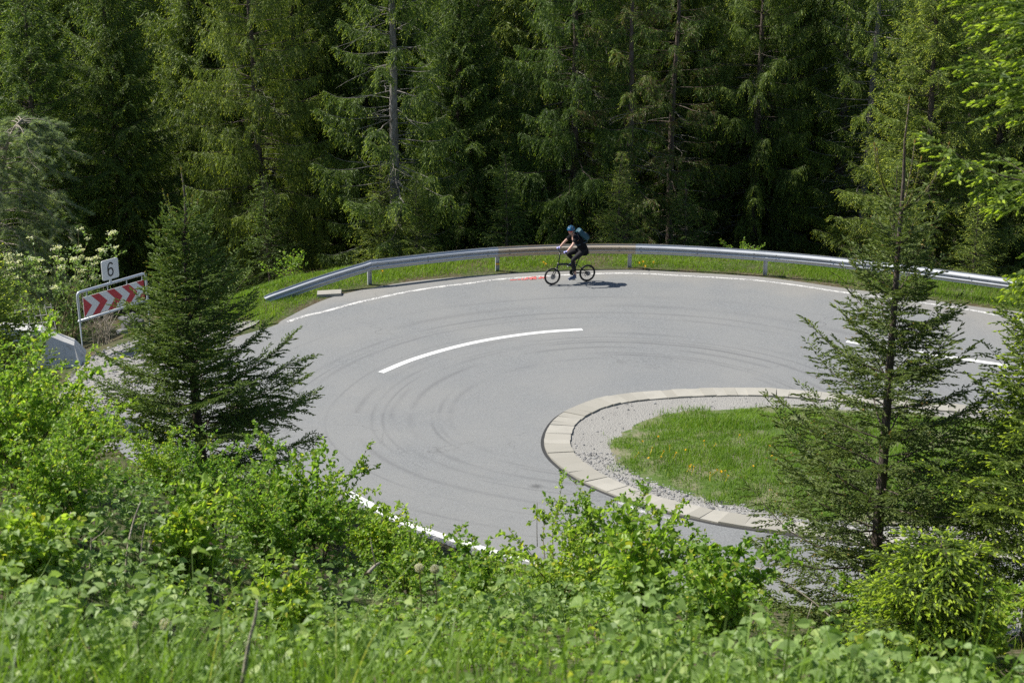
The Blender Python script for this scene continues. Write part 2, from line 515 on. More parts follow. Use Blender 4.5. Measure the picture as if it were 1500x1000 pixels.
# island: dusty gravel ring round grass
s = Nodes('dusty_gravel'); p = s.pos()
vo = s.n('TexVoronoi', i_Scale=26.0); s.l(p, vo.inputs['Vector'])
f = s.noise(p, 1.3, 5, .6); g = s.noise(p, 40, 4, .7)
c = s.mix(f, (.225, .217, .197), (.345, .335, .305)); c = s.mix(s.math('MULTIPLY', g, .6), c, (.22, .215, .205))
c = s.mix(s.ramp(vo.outputs['Distance'], [(0, .3), (.5, 0)]), c, (.45, .44, .42))
s.bsdf(c, .95, 0, .15, s.math('ADD', g, vo.outputs['Distance']), .7, .02); M['gravel'] = s.m
isl = [tuple(q) for q in KI[::6]]
struct(sheet('island_gravel', isl, .012, M['gravel']))
GI = [at(*p, zroad) for p in [(893, 655), (905, 640), (935, 622), (965, 610), (1000, 604), (1060, 600), (1170, 598), (1300, 604)]] + [(11, 28), (17, 25)] + [(17, 19.5), (11, 22.0)] + [at(*p, zroad) for p in [(1284, 770), (1180, 762), (1130, 752), (1050, 736), (980, 718), (930, 697), (903, 676)]]
GI = smooth_closed(GI, 4, True)
def zisl(x, y): return zroad(x, y) + .02 + .16 * sstep(0, -1.6, poly_dist(x, y, GI)).reshape(np.shape(x))
s = Nodes('island_soil'); p = s.pos()
f = s.noise(p, 1.6, 6, .65); g = s.noise(p, 22, 4)
c = s.mix(s.ramp(f, [(.44, 0), (.6, 1)]), (.07, .13, .022), (.22, .205, .14)); c = s.mix(s.math('MULTIPLY', g, .5), c, (.10, .10, .05))
s.bsdf(c, .95, 0, .1, g, .6, .03); M['isoil'] = s.m
gxx, gyy = np.meshgrid(np.arange(1.5, 17.1, .25), np.arange(18, 29.6, .25), indexing='ij')
di = poly_dist(gxx, gyy, GI).reshape(gxx.shape)
zz = np.where(di < .25, zroad(gxx, gyy) + .02 + .16 * sstep(0, -1.6, di) - .06 * sstep(0, .25, di), -99)
b = NB(); n1, n2 = gxx.shape
F = [(i * n2 + j, (i + 1) * n2 + j, (i + 1) * n2 + j + 1, i * n2 + j + 1) for i in range(n1 - 1) for j in range(n2 - 1) if min(zz[i, j], zz[i + 1, j], zz[i + 1, j + 1], zz[i, j + 1]) > -50]
zz = np.where(zz < -50, 0, zz)
b.add(np.stack([gxx, gyy, zz], -1).reshape(-1, 3), F)
struct(b.build('island_ground', M['isoil'], smooth=True))

# gravel apron left of the bend
AP = smooth_closed([(-6.6, 35.9), (-8.2, 35.0), (-9.4, 34.2), (-10.1, 33.0), (-10.2, 31.0), (-9.9, 28.8), (-9.0, 26.8), (-7.9, 26.4), (-8.6, 29.5), (-8.4, 31.6), (-7.5, 33.7)], 4)
def zap(x, y): return zground(np.asarray(x, float), np.asarray(y, float))
struct(sheet('gravel_apron', AP, .03, M['gravel'], zf=lambda x, y: max(zg(x, y), float(zroad(x, y)) - .03), step=.4))


# loose stones
def stones(name, P, size, rng, mat):
    ico = np.array([[0, 0, 1], [.9, 0, .4], [.28, .85, .4], [-.72, .53, .4], [-.72, -.53, .4], [.28, -.85, .4], [.72, .53, -.4], [-.28, .85, -.4], [-.9, 0, -.4], [-.28, -.85, -.4], [.72, -.53, -.4], [0, 0, -1]])
    fc = np.array([[0, 1, 2], [0, 2, 3], [0, 3, 4], [0, 4, 5], [0, 5, 1], [1, 6, 2], [2, 7, 3], [3, 8, 4], [4, 9, 5], [5, 10, 1], [6, 7, 2], [7, 8, 3], [8, 9, 4], [9, 10, 5], [10, 6, 1]])
    n = len(P); sz = size * rng.lognormal(0, .45, n)
    V = ico[None] * rng.uniform(.6, 1.3, (n, 12, 1)) * sz[:, None, None] * rng.uniform(.6, 1.2, (n, 1, 3))
    a = rng.uniform(0, 6.28, n); ca, sa = np.cos(a)[:, None], np.sin(a)[:, None]
    V = np.stack([V[..., 0] * ca - V[..., 1] * sa, V[..., 0] * sa + V[..., 1] * ca, V[..., 2] * .7], -1) + P[:, None, :]
    F = fc[None] + (np.arange(n) * 12)[:, None, None]
    b = NB(); b.add(V.reshape(-1, 3), F.reshape(-1, 3), np.repeat(np.column_stack([rng.random(n), 0 * sz, 0 * sz]), 12, 0))
    return b.build(name, mat)


s = Nodes('crushed_stone'); a = s.n('Attribute', attribute_name='tint'); sp = s.n('SeparateColor'); s.l(a.outputs['Color'], sp.inputs[0])
s.bsdf(s.mix(sp.outputs[0], (.13, .13, .128), (.36, .355, .345)), .9, 0, .2); M['stone'] = s.m
rng = np.random.default_rng(11)
x = rng.uniform(.9, 10, 42000); y = rng.uniform(20, 30, 42000)
d_k = poly_dist(x, y, np.array(isl)); d_g = poly_dist(x, y, GI)
dens = np.where((y < 26.2), .7, .04) * (.4 + .9 * vnoise(x, y, .6, 2))
ok = (d_k < -.03) & (d_g > -.15) & (rng.random(len(x)) < dens)
x, y = x[ok], y[ok]
tag(stones('gravel', np.column_stack([x, y, zroad(x, y) + .018]), .017, rng, M['stone']), 'loose grey crushed stone inside the pale kerb ring', 'gravel', kind='stuff')
x = rng.uniform(-11.2, -7.0, 9000); y = rng.uniform(26, 36, 9000)
ok = poly_dist(x, y, AP) < .1
x, y = x[ok], y[ok]
tag(stones('gravel', np.column_stack([x, y, np.maximum(zground(x, y), zroad(x, y) - .03) + .03]), .022, rng, M['stone']), 'pale gravel beside the chevron board', 'gravel', kind='stuff')


# ------------------------------------------------------------------ plants: emitters
def unit(v): return v / (np.linalg.norm(v, axis=-1, keepdims=True) + 1e-9)


def rand_perp(rng, D):
    q = rng.normal(size=D.shape); q -= (q * D).sum(1, keepdims=True) * D
    return unit(q)


def emit_blades(nb, P, D, l, w, W, T, bend=.15):
    """one slim lens-shaped face per twig"""
    l = l[:, None]; w = w[:, None] * .5
    Nn = np.cross(D, W)
    tip = P + D * l + Nn * l * bend
    mid = P + D * l * .45
    V = np.stack([P, mid + W * w, tip, mid - W * w], 1).reshape(-1, 3)
    F = np.arange(len(P) * 4).reshape(-1, 4)
    nb.add(V, F, np.repeat(T, 4, 0))


def emit_needles(nb, rng, P, D, l, T, nn, nl, nw, core=1.35):
    n = len(P); k = np.arange(nn)
    t = ((k + .5) / nn)[None, :] + rng.uniform(-.4, .4, (n, nn)) / nn
    U = rand_perp(rng, D); Wv = np.cross(D, U)
    a = k[None, :] * 2.4 + rng.uniform(0, 6.28, (n, 1))
    rad = np.cos(a)[..., None] * U[:, None, :] + np.sin(a)[..., None] * Wv[:, None, :]
    tan = -np.sin(a)[..., None] * U[:, None, :] + np.cos(a)[..., None] * Wv[:, None, :]
    base = P[:, None, :] + D[:, None, :] * (l[:, None] * t)[..., None]
    ln = nl * rng.uniform(.7, 1.15, (n, nn)) * (1 - .35 * t)
    tip = base + (D[:, None, :] * .62 + rad * .78) * ln[..., None]
    tw = tan * nw * .5
    V = np.stack([base - tw, base + tw, tip], 2).reshape(-1, 3)
    nb.add(V, np.arange(n * nn * 3).reshape(-1, 3), np.repeat(T, nn * 3, 0))
    emit_blades(nb, P, D, l * 1.1, np.full(n, nl * core), U, T, .08)
    emit_blades(nb, P, D, l * 1.1, np.full(n, nl * core), Wv, T, -.08)


def emit_leaves(nb, P, D, Nn, l, w, T, fold=.25, droop=.15):
    S = unit(np.cross(D, Nn)); Nn = np.cross(S, D)
    l_, w_ = l[:, None], w[:, None]
    up = Nn * (w_ * fold)
    c0 = P; L1 = P + D * l_ * .32 + S * w_ * .5 + up; L2 = P + D * l_ * .74 + S * w_ * .36 + up * .8 - Nn * l_ * droop * .4
    tp = P + D * l_ - Nn * l_ * droop
    R1 = P + D * l_ * .32 - S * w_ * .5 + up; R2 = P + D * l_ * .74 - S * w_ * .36 + up * .8 - Nn * l_ * droop * .4
    V = np.stack([c0, L1, L2, tp, R2, R1], 1).reshape(-1, 3)
    i = np.arange(len(P))[:, None] * 6
    nb.add(V, np.concatenate([i + [[0, 3, 2, 1]], i + [[0, 5, 4, 3]]]), np.repeat(T, 6, 0))


def emit_big_leaves(nb, rng, P, D, Nn, l, w, T):
    """toothed leaflets with a folded midrib"""
    S = unit(np.cross(D, Nn)); Nn = np.cross(S, D)
    prof = [(.06, .12), (.16, .40), (.22, .36), (.36, .52), (.42, .46), (.56, .46), (.61, .39), (.75, .30), (.80, .22), (.92, .09)]
    l_, w_ = l[:, None], w[:, None]
    dr = rng.uniform(.05, .3, (len(P), 1))
    pts = [P]
    for t, h in prof: pts.append(P + D * l_ * t + S * w_ * h + Nn * (w_ * h * .45 - l_ * dr * t * t))
    pts.append(P + D * l_ - Nn * l_ * dr)
    for t, h in prof[::-1]: pts.append(P + D * l_ * t - S * w_ * h + Nn * (w_ * h * .45 - l_ * dr * t * t))
    m = P + D * l_ * .5 - Nn * l_ * dr * .25
    pts.append(m)
    K = len(pts); V = np.stack(pts, 1).reshape(-1, 3)
    i = np.arange(len(P))[:, None] * K
    np_ = len(prof)
    f1 = [0, K - 1, np_ + 1] + list(range(np_, 0, -1)); f2 = [0] + list(range(2 * np_ + 1, np_, -1)) + [K - 1]
    nb.add(V, i + np.array([f1]), np.repeat(T, K, 0)); nb.F.append(i + np.array([f2]) + nb.n - len(V))


def emit_grass(nb, rng, P, h, w, bend, T, lv=3):
    n = len(P); a = rng.uniform(0, 6.283, n)
    dr = np.column_stack([np.cos(a), np.sin(a), 0 * a]); sd = np.column_stack([-np.sin(a), np.cos(a), 0 * a])
    tw = rng.uniform(-.8, .8, n)[:, None]
    sd = sd * np.cos(tw) + dr * np.sin(tw)
    pts = []
    for k in range(lv):
        t = k / lv
        c = P + dr * (h * bend * t ** 2)[:, None]; c[:, 2] += h * (t - .35 * bend * t ** 2)
        ww = (w * (1 - .55 * t) * .5)[:, None]
        pts += [c - sd * ww, c + sd * ww]
    tip = P + dr * (h * bend)[:, None]; tip[:, 2] += h * (1 - .35 * bend)
    pts.append(tip); K = len(pts)
    V = np.stack(pts, 1).reshape(-1, 3); i = np.arange(n)[:, None] * K
    nb.add(V, np.concatenate([i + np.array([[2 * k, 2 * k + 1, 2 * k + 3, 2 * k + 2]]) for k in range(lv - 1)]), np.repeat(T, K, 0))
    nb.F.append(i + np.array([[2 * lv - 2, 2 * lv - 1, 2 * lv]]) + nb.n - len(V))


# ------------------------------------------------------------------ conifers
def spruce(seed, H, zl, rb, ws=.45, nb_=5, e0=-.15, e1=.6, droop=.12, upturn=.10, lat_sp=.09, lat_f=.34, hang=.25, tl=.10, tw=.03, tsp=.055,
           mode='blade', tip=.25, pw=.8, dead=0, r0=None, zdet=99, dry=0.0, leader=0, nn=12, nl=.017, nw=.0032, wob=.03, lopsided=None, fine=1.0, deadlen=1.6, curve=0, latmin=.08, inter=.6, bare=.10, tipn=2.6, tipw=.02, tipl=.06):
    """tapered trunk with whorls of limbs, side shoots along every limb and needles on every shoot"""
    rng = np.random.default_rng(seed)
    wood, crown = NB(), NB()
    zs = np.linspace(0, H, 16); off = np.cumsum(rng.normal(0, wob, (16, 2)), 0) * (zs / H)[:, None] ** .5
    off[:, 0] += curve * (zs / H) ** 2
    off -= off[0]
    r0 = r0 or .011 * H + .02
    pts = np.column_stack([off, zs]); pts[0, 2] = -.3
    wood.tube(pts, r0 * ((1 - zs / H) ** .85) + .006, 9)

    def ax(z): return np.array([np.interp(z, zs, off[:, 0]), np.interp(z, zs, off[:, 1]), z])
    Ps, Ds, ls, Ts = [], [], [], []
    z = zl; k = 0
    zend = H - leader
    while z < zend - .05:
        t = (z - zl) / (H - zl)
        det = z < zdet
        m = nb_ + rng.integers(-1, 2)
        a0 = rng.uniform(0, 6.28)
        brs = [(z + rng.normal(0, .04), a0 + q * 6.283 / m + rng.normal(0, .25), 1.0) for q in range(m)]
        brs += [(z + rng.uniform(.1, .9) * ws, rng.uniform(0, 6.28), rng.uniform(.35, .75)) for _ in range(int(nb_ * inter))]
        for bz, az, f in brs:
            if bz > zend: continue
            tt = min(1, max(0, (bz - zl) / (H - zl)))
            Lb = rb * (1 - tt) ** pw * f * rng.uniform(.72, 1.12) + .08
            if tt < .12: Lb *= .75 + tt * 2
            if lopsided is not None: Lb *= 1 + lopsided[1] * math.cos(az - lopsided[0])
            e = e0 + (e1 - e0) * tt ** .8 + rng.normal(0, .10)
            K = 7; s_ = np.linspace(0, 1, K)
            azs = az + np.cumsum(rng.normal(0, .05, K)); r = Lb * s_ * math.cos(e)
            S3 = np.column_stack([r * np.cos(azs), r * np.sin(azs), Lb * (s_ * math.sin(e) - droop * (1 - .7 * tt) * s_ ** 2 * 1.6 + upturn * s_ ** 4 * 1.5)]) + ax(bz)
            wood.tube(S3, (.004 + .009 * Lb) * (1 - s_ * .85), 3, False)
            sp_ = lat_sp * (1 if det else 1.7) / fine
            n = max(3, int(Lb / sp_))
            si = np.clip(np.linspace(bare + .12 * (Lb > 1.2), 1, n) + rng.normal(0, .012, n), .05, 1)
            pos = np.column_stack([np.interp(si, s_, S3[:, q]) for q in range(3)])
            Tg = np.gradient(S3, axis=0); Tg = unit(np.column_stack([np.interp(si, s_, Tg[:, q]) for q in range(3)]))
            up = np.array([0, 0, 1.0]); Sd = unit(np.cross(Tg, up))
            side = np.where(np.arange(n) % 2 == 0, 1.0, -1.0)[:, None]
            ll = (lat_f * Lb * (1 - si) ** .5 * sstep(0, .35, si + .12) + latmin + .04 * rng.random(n)) * rng.uniform(.65, 1.2, n)
            an = rng.normal(.95, .15, n)[:, None]
            Dl = unit(Tg * np.cos(an) + Sd * side * np.sin(an) + up * rng.normal(0, .12, (n, 1)))
            Dl[-1] = Tg[-1]
            cnt = np.maximum(1, np.ceil(ll / (tsp * (1 if det else 1.6)))).astype(int)
            ix = np.repeat(np.arange(n), cnt)
            uu = (np.arange(len(ix)) - np.repeat(np.cumsum(cnt) - cnt, cnt) + .3) / np.repeat(cnt, cnt)
            hg = hang * (.6 + .8 * rng.random(n))[ix]
            base = pos[ix] + Dl[ix] * (ll[ix] * uu * (1 - .35 * hg * uu))[:, None]
            base[:, 2] -= hg * ll[ix] * uu ** 1.4 * .9
            dd = Dl[ix] * (1 - .3 * hg * uu)[:, None]; dd[:, 2] -= hg * 1.5 * uu ** .6
            dd = unit(dd)
            sd2 = unit(np.cross(dd, up)) * np.where(np.arange(len(ix)) % 2 == 0, 1, -1)[:, None]
            an2 = rng.normal(.62, .2, len(ix))[:, None]
            last = uu > 1 - 1.2 / np.repeat(cnt, cnt); outer = uu > 1 - tipn / np.repeat(cnt, cnt)
            an2[last] *= .25
            td = dd * np.cos(an2) + sd2 * np.sin(an2); td[:, 2] -= hang * .25; td += rng.normal(0, .12, td.shape)
            td = unit(td)
            tlen = tl * rng.uniform(.6, 1.2, len(ix)) * (1 if det else 1.5)
            Tn = np.zeros((len(ix), 3)); Tn[:, 0] = np.clip(rng.normal(.35, .22, len(ix)) + .25 * rng.random() , 0, 1)
            Tn[:, 2] = (rng.random(len(ix)) < dry * rng.uniform(0, 2)) * rng.uniform(.4, 1, len(ix))
            Ps.append(base); Ds.append(td); ls.append(tlen); Ts.append(Tn)
            if tip > 0:
                q = (last | (outer & (rng.random(len(ix)) < .6))) & (rng.random(len(ix)) < tip)
                if q.any():
                    Ps.append((base + td * tlen[:, None] * .9)[q]); Ds.append(unit(td[q] + rng.normal(0, .12, (q.sum(), 3)))); ls.append(np.full(q.sum(), tl * .55 if mode == 'blade' else tipl) * rng.uniform(.6, 1.2, q.sum()))
                    T2 = np.zeros((q.sum(), 3)); T2[:, 0] = .8; T2[:, 1] = rng.uniform(.55, 1, q.sum()); Ts.append(T2)
        z += ws * rng.uniform(.8, 1.15) * (1 - .35 * t)
    # bare dead limbs under the crown
    zz = .5
    while dead and zz < dead:
        for _ in range(rng.integers(1, 4)):
            az = rng.uniform(0, 6.28); Lb = deadlen * rng.uniform(.3, 1.1); K = 6; s_ = np.linspace(0, 1, K)
            azs = az + np.cumsum(rng.normal(0, .12, K))
            S3 = np.column_stack([Lb * s_ * np.cos(azs), Lb * s_ * np.sin(azs), Lb * (s_ * rng.normal(0, .15) - .22 * s_ ** 2)]) + ax(zz)
            wood.tube(S3, .014 * (1 - s_ * .8), 3, False, tint=(1, 0, 0))
            for _ in range(rng.integers(2, 6)):
                q = rng.uniform(.25, .95); p0 = np.array([np.interp(q, s_, S3[:, c]) for c in range(3)])
                dv = np.array([math.cos(az + rng.choice([-1, 1]) * .8), math.sin(az + rng.choice([-1, 1]) * .8), rng.normal(-.35, .3)]) * Lb * .3 * rng.uniform(.4, 1.2)
                wood.tube([p0, p0 + dv * .5 + [0, 0, .02], p0 + dv], [.006, .004, .002], 3, False, tint=(1, 0, 0))
        zz += rng.uniform(.15, .4)
    if leader:
        # bare upright leading shoot with a crown of side shoots at its foot
        zf = zend - .02
        for q in range(5):
            az = q * 1.257 + .4; L5 = leader * rng.uniform(.42, .62); K = 6; s_ = np.linspace(0, 1, K)
            S3 = np.column_stack([L5 * .62 * np.sin(s_ * 1.3) * math.cos(az), L5 * .62 * np.sin(s_ * 1.3) * math.sin(az), L5 * s_ ** 1.4]) + ax(zf)
            wood.tube(S3, .011 * (1 - .6 * s_), 5)
            n = int(L5 / .009); si = rng.uniform(.1, 1, n)
            Ps.append(np.column_stack([np.interp(si, s_, S3[:, c]) for c in range(3)])); Dd = np.tile(unit(S3[-1] - S3[0]), (n, 1)) + rng.normal(0, .35, (n, 3)); Ds.append(unit(Dd)); ls.append(np.full(n, .034))
            Tn = np.zeros((n, 3)); Tn[:, 0] = 1; Tn[:, 1] = .25; Ts.append(Tn)
            Ps.append(S3[-1:]); Ds.append(unit(S3[-1:] - S3[-2:-1])); ls.append(np.array([.05])); Ts.append(np.array([[.8, 1, 0]]))
        n = int(leader / .009); zz = rng.uniform(zf, H - .03, n)
        Ps.append(np.array([ax(q) for q in zz])); Dd = np.tile([0, 0, 1.0], (n, 1)) + rng.normal(0, .3, (n, 3)); Ds.append(unit(Dd)); ls.append(np.full(n, .034))
        Tn = np.zeros((n, 3)); Tn[:, 0] = 1; Tn[:, 1] = .25; Ts.append(Tn)
        Ps.append(np.array([ax(H - .01)])); Ds.append(np.array([[0, 0, 1.0]])); ls.append(np.array([.06])); Ts.append(np.array([[.8, 1, 0]]))
    P, D, l, T = (np.concatenate(q) for q in (Ps, Ds, ls, Ts))
    if mode == 'blade':
        wd = tw * rng.uniform(.7, 1.3, len(P)) * (l / tl) ** .5
        emit_blades(crown, P, D, l, wd, rand_perp(rng, D), T)
    else:
        emit_needles(crown, rng, P, D, l, T, nn, nl, nw)
        q = T[:, 1] > .5
        U_ = rand_perp(rng, D[q]); W_ = np.cross(D[q], U_)
        for A_ in (U_, W_, unit(U_ + W_)): emit_blades(crown, P[q], D[q], l[q] * 1.05, np.full(q.sum(), tipw) * rng.uniform(.7, 1.2, q.sum()), A_, T[q], .05)
    return wood, crown


def tree(name, label, cat, loc, rz, wood, crown, bk, nd, group=None):
    t = thing(name, label, cat, loc, rz, group)
    wood.build('trunk', M[bk], t, True); crown.build('crown', M[nd], t)
    return t


# ------------------------------------------------------------------ near young spruces
ND = dict(mode='needle', nn=12, nl=.017, nw=.0036, lat_sp=.050, tsp=.030, tl=.078, latmin=.13)
x, y = -5.02, 21.4
w, c = spruce(3, 5.15, .45, 2.0, ws=.30, nb_=6, e0=.14, e1=1.0, droop=.02, upturn=.10, lat_f=.42, hang=.12, tip=.16, tipw=.010, tipl=.03, pw=1.08, leader=.85, r0=.085, lopsided=(R(-15), .08), **ND)
tree('spruce', 'dark young spruce with ochre buds standing in front of the chevron board', 'spruce', (x, y, zg(x, y) - .1), 0, w, c, 'bark', 'needle_near')
x, y = 4.92, 17.5
w, c = spruce(8, 7.45, .35, 2.2, wob=.010, ws=.50, nb_=6, e0=.02, e1=.75, droop=.05, upturn=.18, lat_f=.34, hang=.16, tip=.14, tipw=.010, tipl=.03, pw=1.12, leader=1.35, r0=.085, dead=1.2, deadlen=1.5, **ND)
tree('spruce', 'slender young spruce with a tall bare leading shoot', 'spruce', (x, y, zg(x, y) - .1), R(40), w, c, 'bark', 'needle_dark')
x, y = 5.52, 12.8
w, c = spruce(13, 13.5, 5.2, 2.65, ws=.78, nb_=6, e0=-.02, e1=.5, droop=.06, upturn=.14, lat_f=.40, hang=.30, inter=.35, tipn=4, tip=.95, tipw=.020, tipl=.065, pw=.55, r0=.14, zdet=9, **dict(ND, nn=16, nl=.02, latmin=.16))
tree('spruce', 'tall spruce with lime fresh shoots reaching in from the right edge', 'spruce', (x, y, zg(x, y) - .1), R(15), w, c, 'bark', 'needle_lime')
x, y = 6.6, 16.3
w, c = spruce(21, 5.0, .9, 1.7, ws=.32, nb_=6, e0=-.02, e1=.65, droop=.06, upturn=.12, lat_f=.40, hang=.2, tip=.7, tipw=.02, pw=.7, r0=.07, dead=1.0, **ND)
tree('spruce', 'half-grown spruce right of the one with the bare leading shoot', 'spruce', (x, y, zg(x, y) - .1), 0, w, c, 'bark', 'needle_lime')
x, y = 4.0, 12.7
ND2 = dict(ND, tl=.07, nl=.015)
w, c = spruce(34, 1.6, .12, .95, ws=.15, nb_=7, e0=.0, e1=.45, droop=.08, upturn=.02, lat_f=.42, hang=.35, tipn=6, tip=1.0, tipw=.026, tipl=.06, pw=.6, r0=.03, **ND2)
tree('spruce', 'knee-high spruce covered in lime shoots on the lower bank', 'spruce', (x, y, zg(x, y) - .05), 0, w, c, 'bark', 'needle_lime')
x, y = -10.7, 28.2
w, c = spruce(41, 4.0, .2, 1.5, ws=.26, nb_=6, e0=0, e1=.7, droop=.04, upturn=.1, lat_sp=.06, lat_f=.4, hang=.15, tl=.09, tsp=.035, mode='blade', tw=.04, tip=1.0, pw=.75, r0=.05)
tree('spruce', 'lime-tipped small spruce at the left edge in front of the concrete wall', 'spruce', (x, y, zg(x, y) - .1), 0, w, c, 'bark', 'needle_lime')


# ------------------------------------------------------------------ forest behind the rail
def spot(px, d):
    z = zg((px - 750) / FPX * d, d)
    sl = (d * math.cos(PITCH) + (EYE - z) * math.sin(PITCH))
    X = (px - 750) / FPX * sl
    return X, d, zg(X, d) - .1


protos = {}


def proto(key, bk, nd, **kw):
    protos[key] = (spruce(**kw), bk, nd, [None])


proto('broad', 'bark', 'needle', seed=101, bare=.16, tipn=3.2, H=13.5, zl=.4, rb=3.3, ws=.42, nb_=7, e0=-.28, e1=.5, droop=.10, upturn=.14, lat_sp=.06, lat_f=.36, hang=.75, tl=.16, tw=.027, tsp=.031, tip=.7, pw=.75, zdet=10, r0=.2, dead=6.0)
proto('veil', 'bark', 'needle', seed=102, bare=.28, tipn=3, H=15, zl=.9, rb=3.2, ws=.56, nb_=6, e0=-.30, e1=.45, droop=.16, upturn=.16, lat_sp=.06, lat_f=.34, hang=1.25, tl=.16, tw=.024, tsp=.031, tip=.6, pw=.7, zdet=11, r0=.17, dead=8.0)
proto('open', 'bark_pale', 'needle', seed=103, bare=.32, tipn=5, H=15, zl=1.0, rb=3.1, ws=.8, nb_=5, e0=-.32, e1=.45, droop=.10, upturn=.18, lat_sp=.06, lat_f=.32, hang=.9, tl=.16, tw=.027, tsp=.031, tip=.9, pw=.6, zdet=11, r0=.19, dead=9.0, deadlen=2.0)
proto('layer', 'bark', 'needle', seed=104, bare=.2, tipn=4.5, H=12, zl=.5, rb=3.6, ws=.46, nb_=6, e0=-.10, e1=.5, droop=.12, upturn=.12, lat_sp=.06, lat_f=.34, hang=.5, tl=.15, tw=.027, tsp=.031, tip=1.0, pw=.8, zdet=10, r0=.18, dead=5.0)
proto('dry', 'bark', 'needle', seed=105, bare=.3, H=13, zl=2.2, rb=2.4, ws=.7, nb_=4, e0=-.3, e1=.4, droop=.14, upturn=.14, lat_sp=.06, lat_f=.32, hang=.9, tl=.16, tw=.024, tsp=.031, tip=.25, pw=.7, zdet=10, r0=.14, dead=6.0, dry=.30)
proto('pole', 'bark', 'needle', seed=106, H=17, zl=7.5, rb=2.6, ws=.8, nb_=4, e0=-.25, e1=.5, droop=.14, upturn=.15, lat_sp=.08, lat_f=.3, hang=1.0, tl=.16, tw=.03, tsp=.045, tip=.1, pw=.6, zdet=30, r0=.15, dead=8.5, deadlen=1.3)
proto('sapling', 'bark', 'needle', seed=107, H=4.2, zl=.25, rb=1.35, ws=.32, nb_=5, e0=-.05, e1=.7, droop=.06, upturn=.12, lat_sp=.07, lat_f=.36, hang=.3, tl=.11, tw=.022, tsp=.035, tip=.7, pw=.8, r0=.05)


def plant(key, name, px, d, rz, sc_, label, group=None):
    (w, c), bk, nd, first = protos[key]
    loc = spot(px, d)
    if first[0] is None:
        t = tree(name, label, 'spruce', loc, rz, w, c, bk, nd, group); t.scale = (sc_,) * 3; first[0] = t
    else:
        t = dup(first[0], loc, rz, sc_, label, group)
        if group is None and 'group' in t: del t['group']
    return t


FR = 'spruces along the forest edge'
front = [
    ('layer', 70, 48.5, .3, 1.0, 'broad spruce with bright drooping sprays behind the bent pine'),
    ('broad', 190, 50.5, 1.2, .95, 'dark full spruce behind the white number plate'),
    ('broad', 300, 55.0, 3.6, .9, 'shaded full spruce behind the top of the young spruce'),
    ('veil', 392, 48.5, 2.1, 1.0, 'spruce with hanging curtains of twigs above the sloping rail end'),
    ('veil', 446, 53.5, .8, 1.0, 'dark-trunked spruce just left of the pale-trunked one'),
    ('open', 584, 46.3, 4.0, 1.0, 'spruce with a pale bare trunk and bright layered limbs'),
    ('broad', 676, 49.8, 5.2, .9, 'dark full spruce right of the pale-trunked one'),
    ('veil', 842, 48.6, 1.9, 1.02, 'tall spruce with a straight trunk and veils of twigs above the cyclist'),
    ('dry', 915, 47.6, .4, 1.0, 'sickly spruce with browned needles right of the cyclist'),
    ('dry', 980, 50.5, 2.2, 1.05, 'thin-trunked spruce between the sickly one and the dark gap'),
    ('veil', 1098, 53.5, 3.3, 1.0, 'dark spruce with two hanging tiers in the shaded gap'),
    ('pole', 1155, 56.5, 1.0, .9, 'slim bare-poled spruce at the edge of the shaded gap'),
    ('layer', 1345, 48.0, 2.6, 1.0, 'bright layered spruce behind the bare leading shoot'),
    ('open', 1255, 52.0, 1.3, .95, 'tall spruce with a dark trunk left of the bright layered one'),
    ('veil', 1440, 51.0, 5.5, 1.0, 'shaded spruce behind the lime-tipped boughs'),
    ('broad', 1560, 50.0, 2.0, 1.0, 'full spruce standing past the right end of the rail'),
    ('broad', -60, 57.0, 4.4, .95, 'full spruce half cut off by the left edge'),
    ('sapling', 612, 44.6, .3, .75, 'small spruce at the foot of the pale trunk'),
    ('sapling', 560, 45.2, 2.3, .9, 'small spruce between the rail bend and the pale trunk'),
    ('sapling', 905, 45.2, 1.4, .85, 'small spruce behind the rider\'s backpack'),
    ('sapling', 1000, 46.5, 3.4, .8, 'small shaded spruce behind the middle of the rail'),
    ('sapling', 742, 45.6, 5.0, .85, 'small spruce behind the rail ahead of the cyclist'),
    ('sapling', 1300, 45.0, 3.0, 1.0, 'small spruce behind the rail beside the bare leading shoot'),
    ('sapling', 1420, 44.0, 4.3, .9, 'small spruce behind the rail under the lime-tipped boughs'),
    ('sapling', 395, 46.0, 4.6, 1.0, 'small spruce behind the buried rail end'),
]
for k, px, d, rz, s_, lab in front:
    plant(k, 'spruce', px, d, rz, s_, lab, FR)
rng = random.Random(4)
for row, (d0, n, keys) in enumerate([(57, 15, ('veil', 'pole', 'broad', 'open')), (63, 16, ('pole', 'veil', 'broad')), (71, 18, ('veil', 'pole', 'broad')), (82, 20, ('broad', 'veil', 'veil')), (97, 22, ('broad', 'broad', 'veil'))]):
    for i in range(n):
        px = -160 + (i + rng.random() * .8) * 1860 / n
        if 1010 < px < 1260 and row in (1, 3) and rng.random() < .4: continue
        plant(rng.choice(keys), 'spruce', px, d0 + rng.uniform(-2.5, 2.5), rng.uniform(0, 6.28), rng.uniform(.85, 1.1) * (1.3, 1.35, 1.45, 1.55, 1.7)[row],
              'dark spruce deep in the shaded forest behind the edge trees', 'spruces deep in the shaded forest')


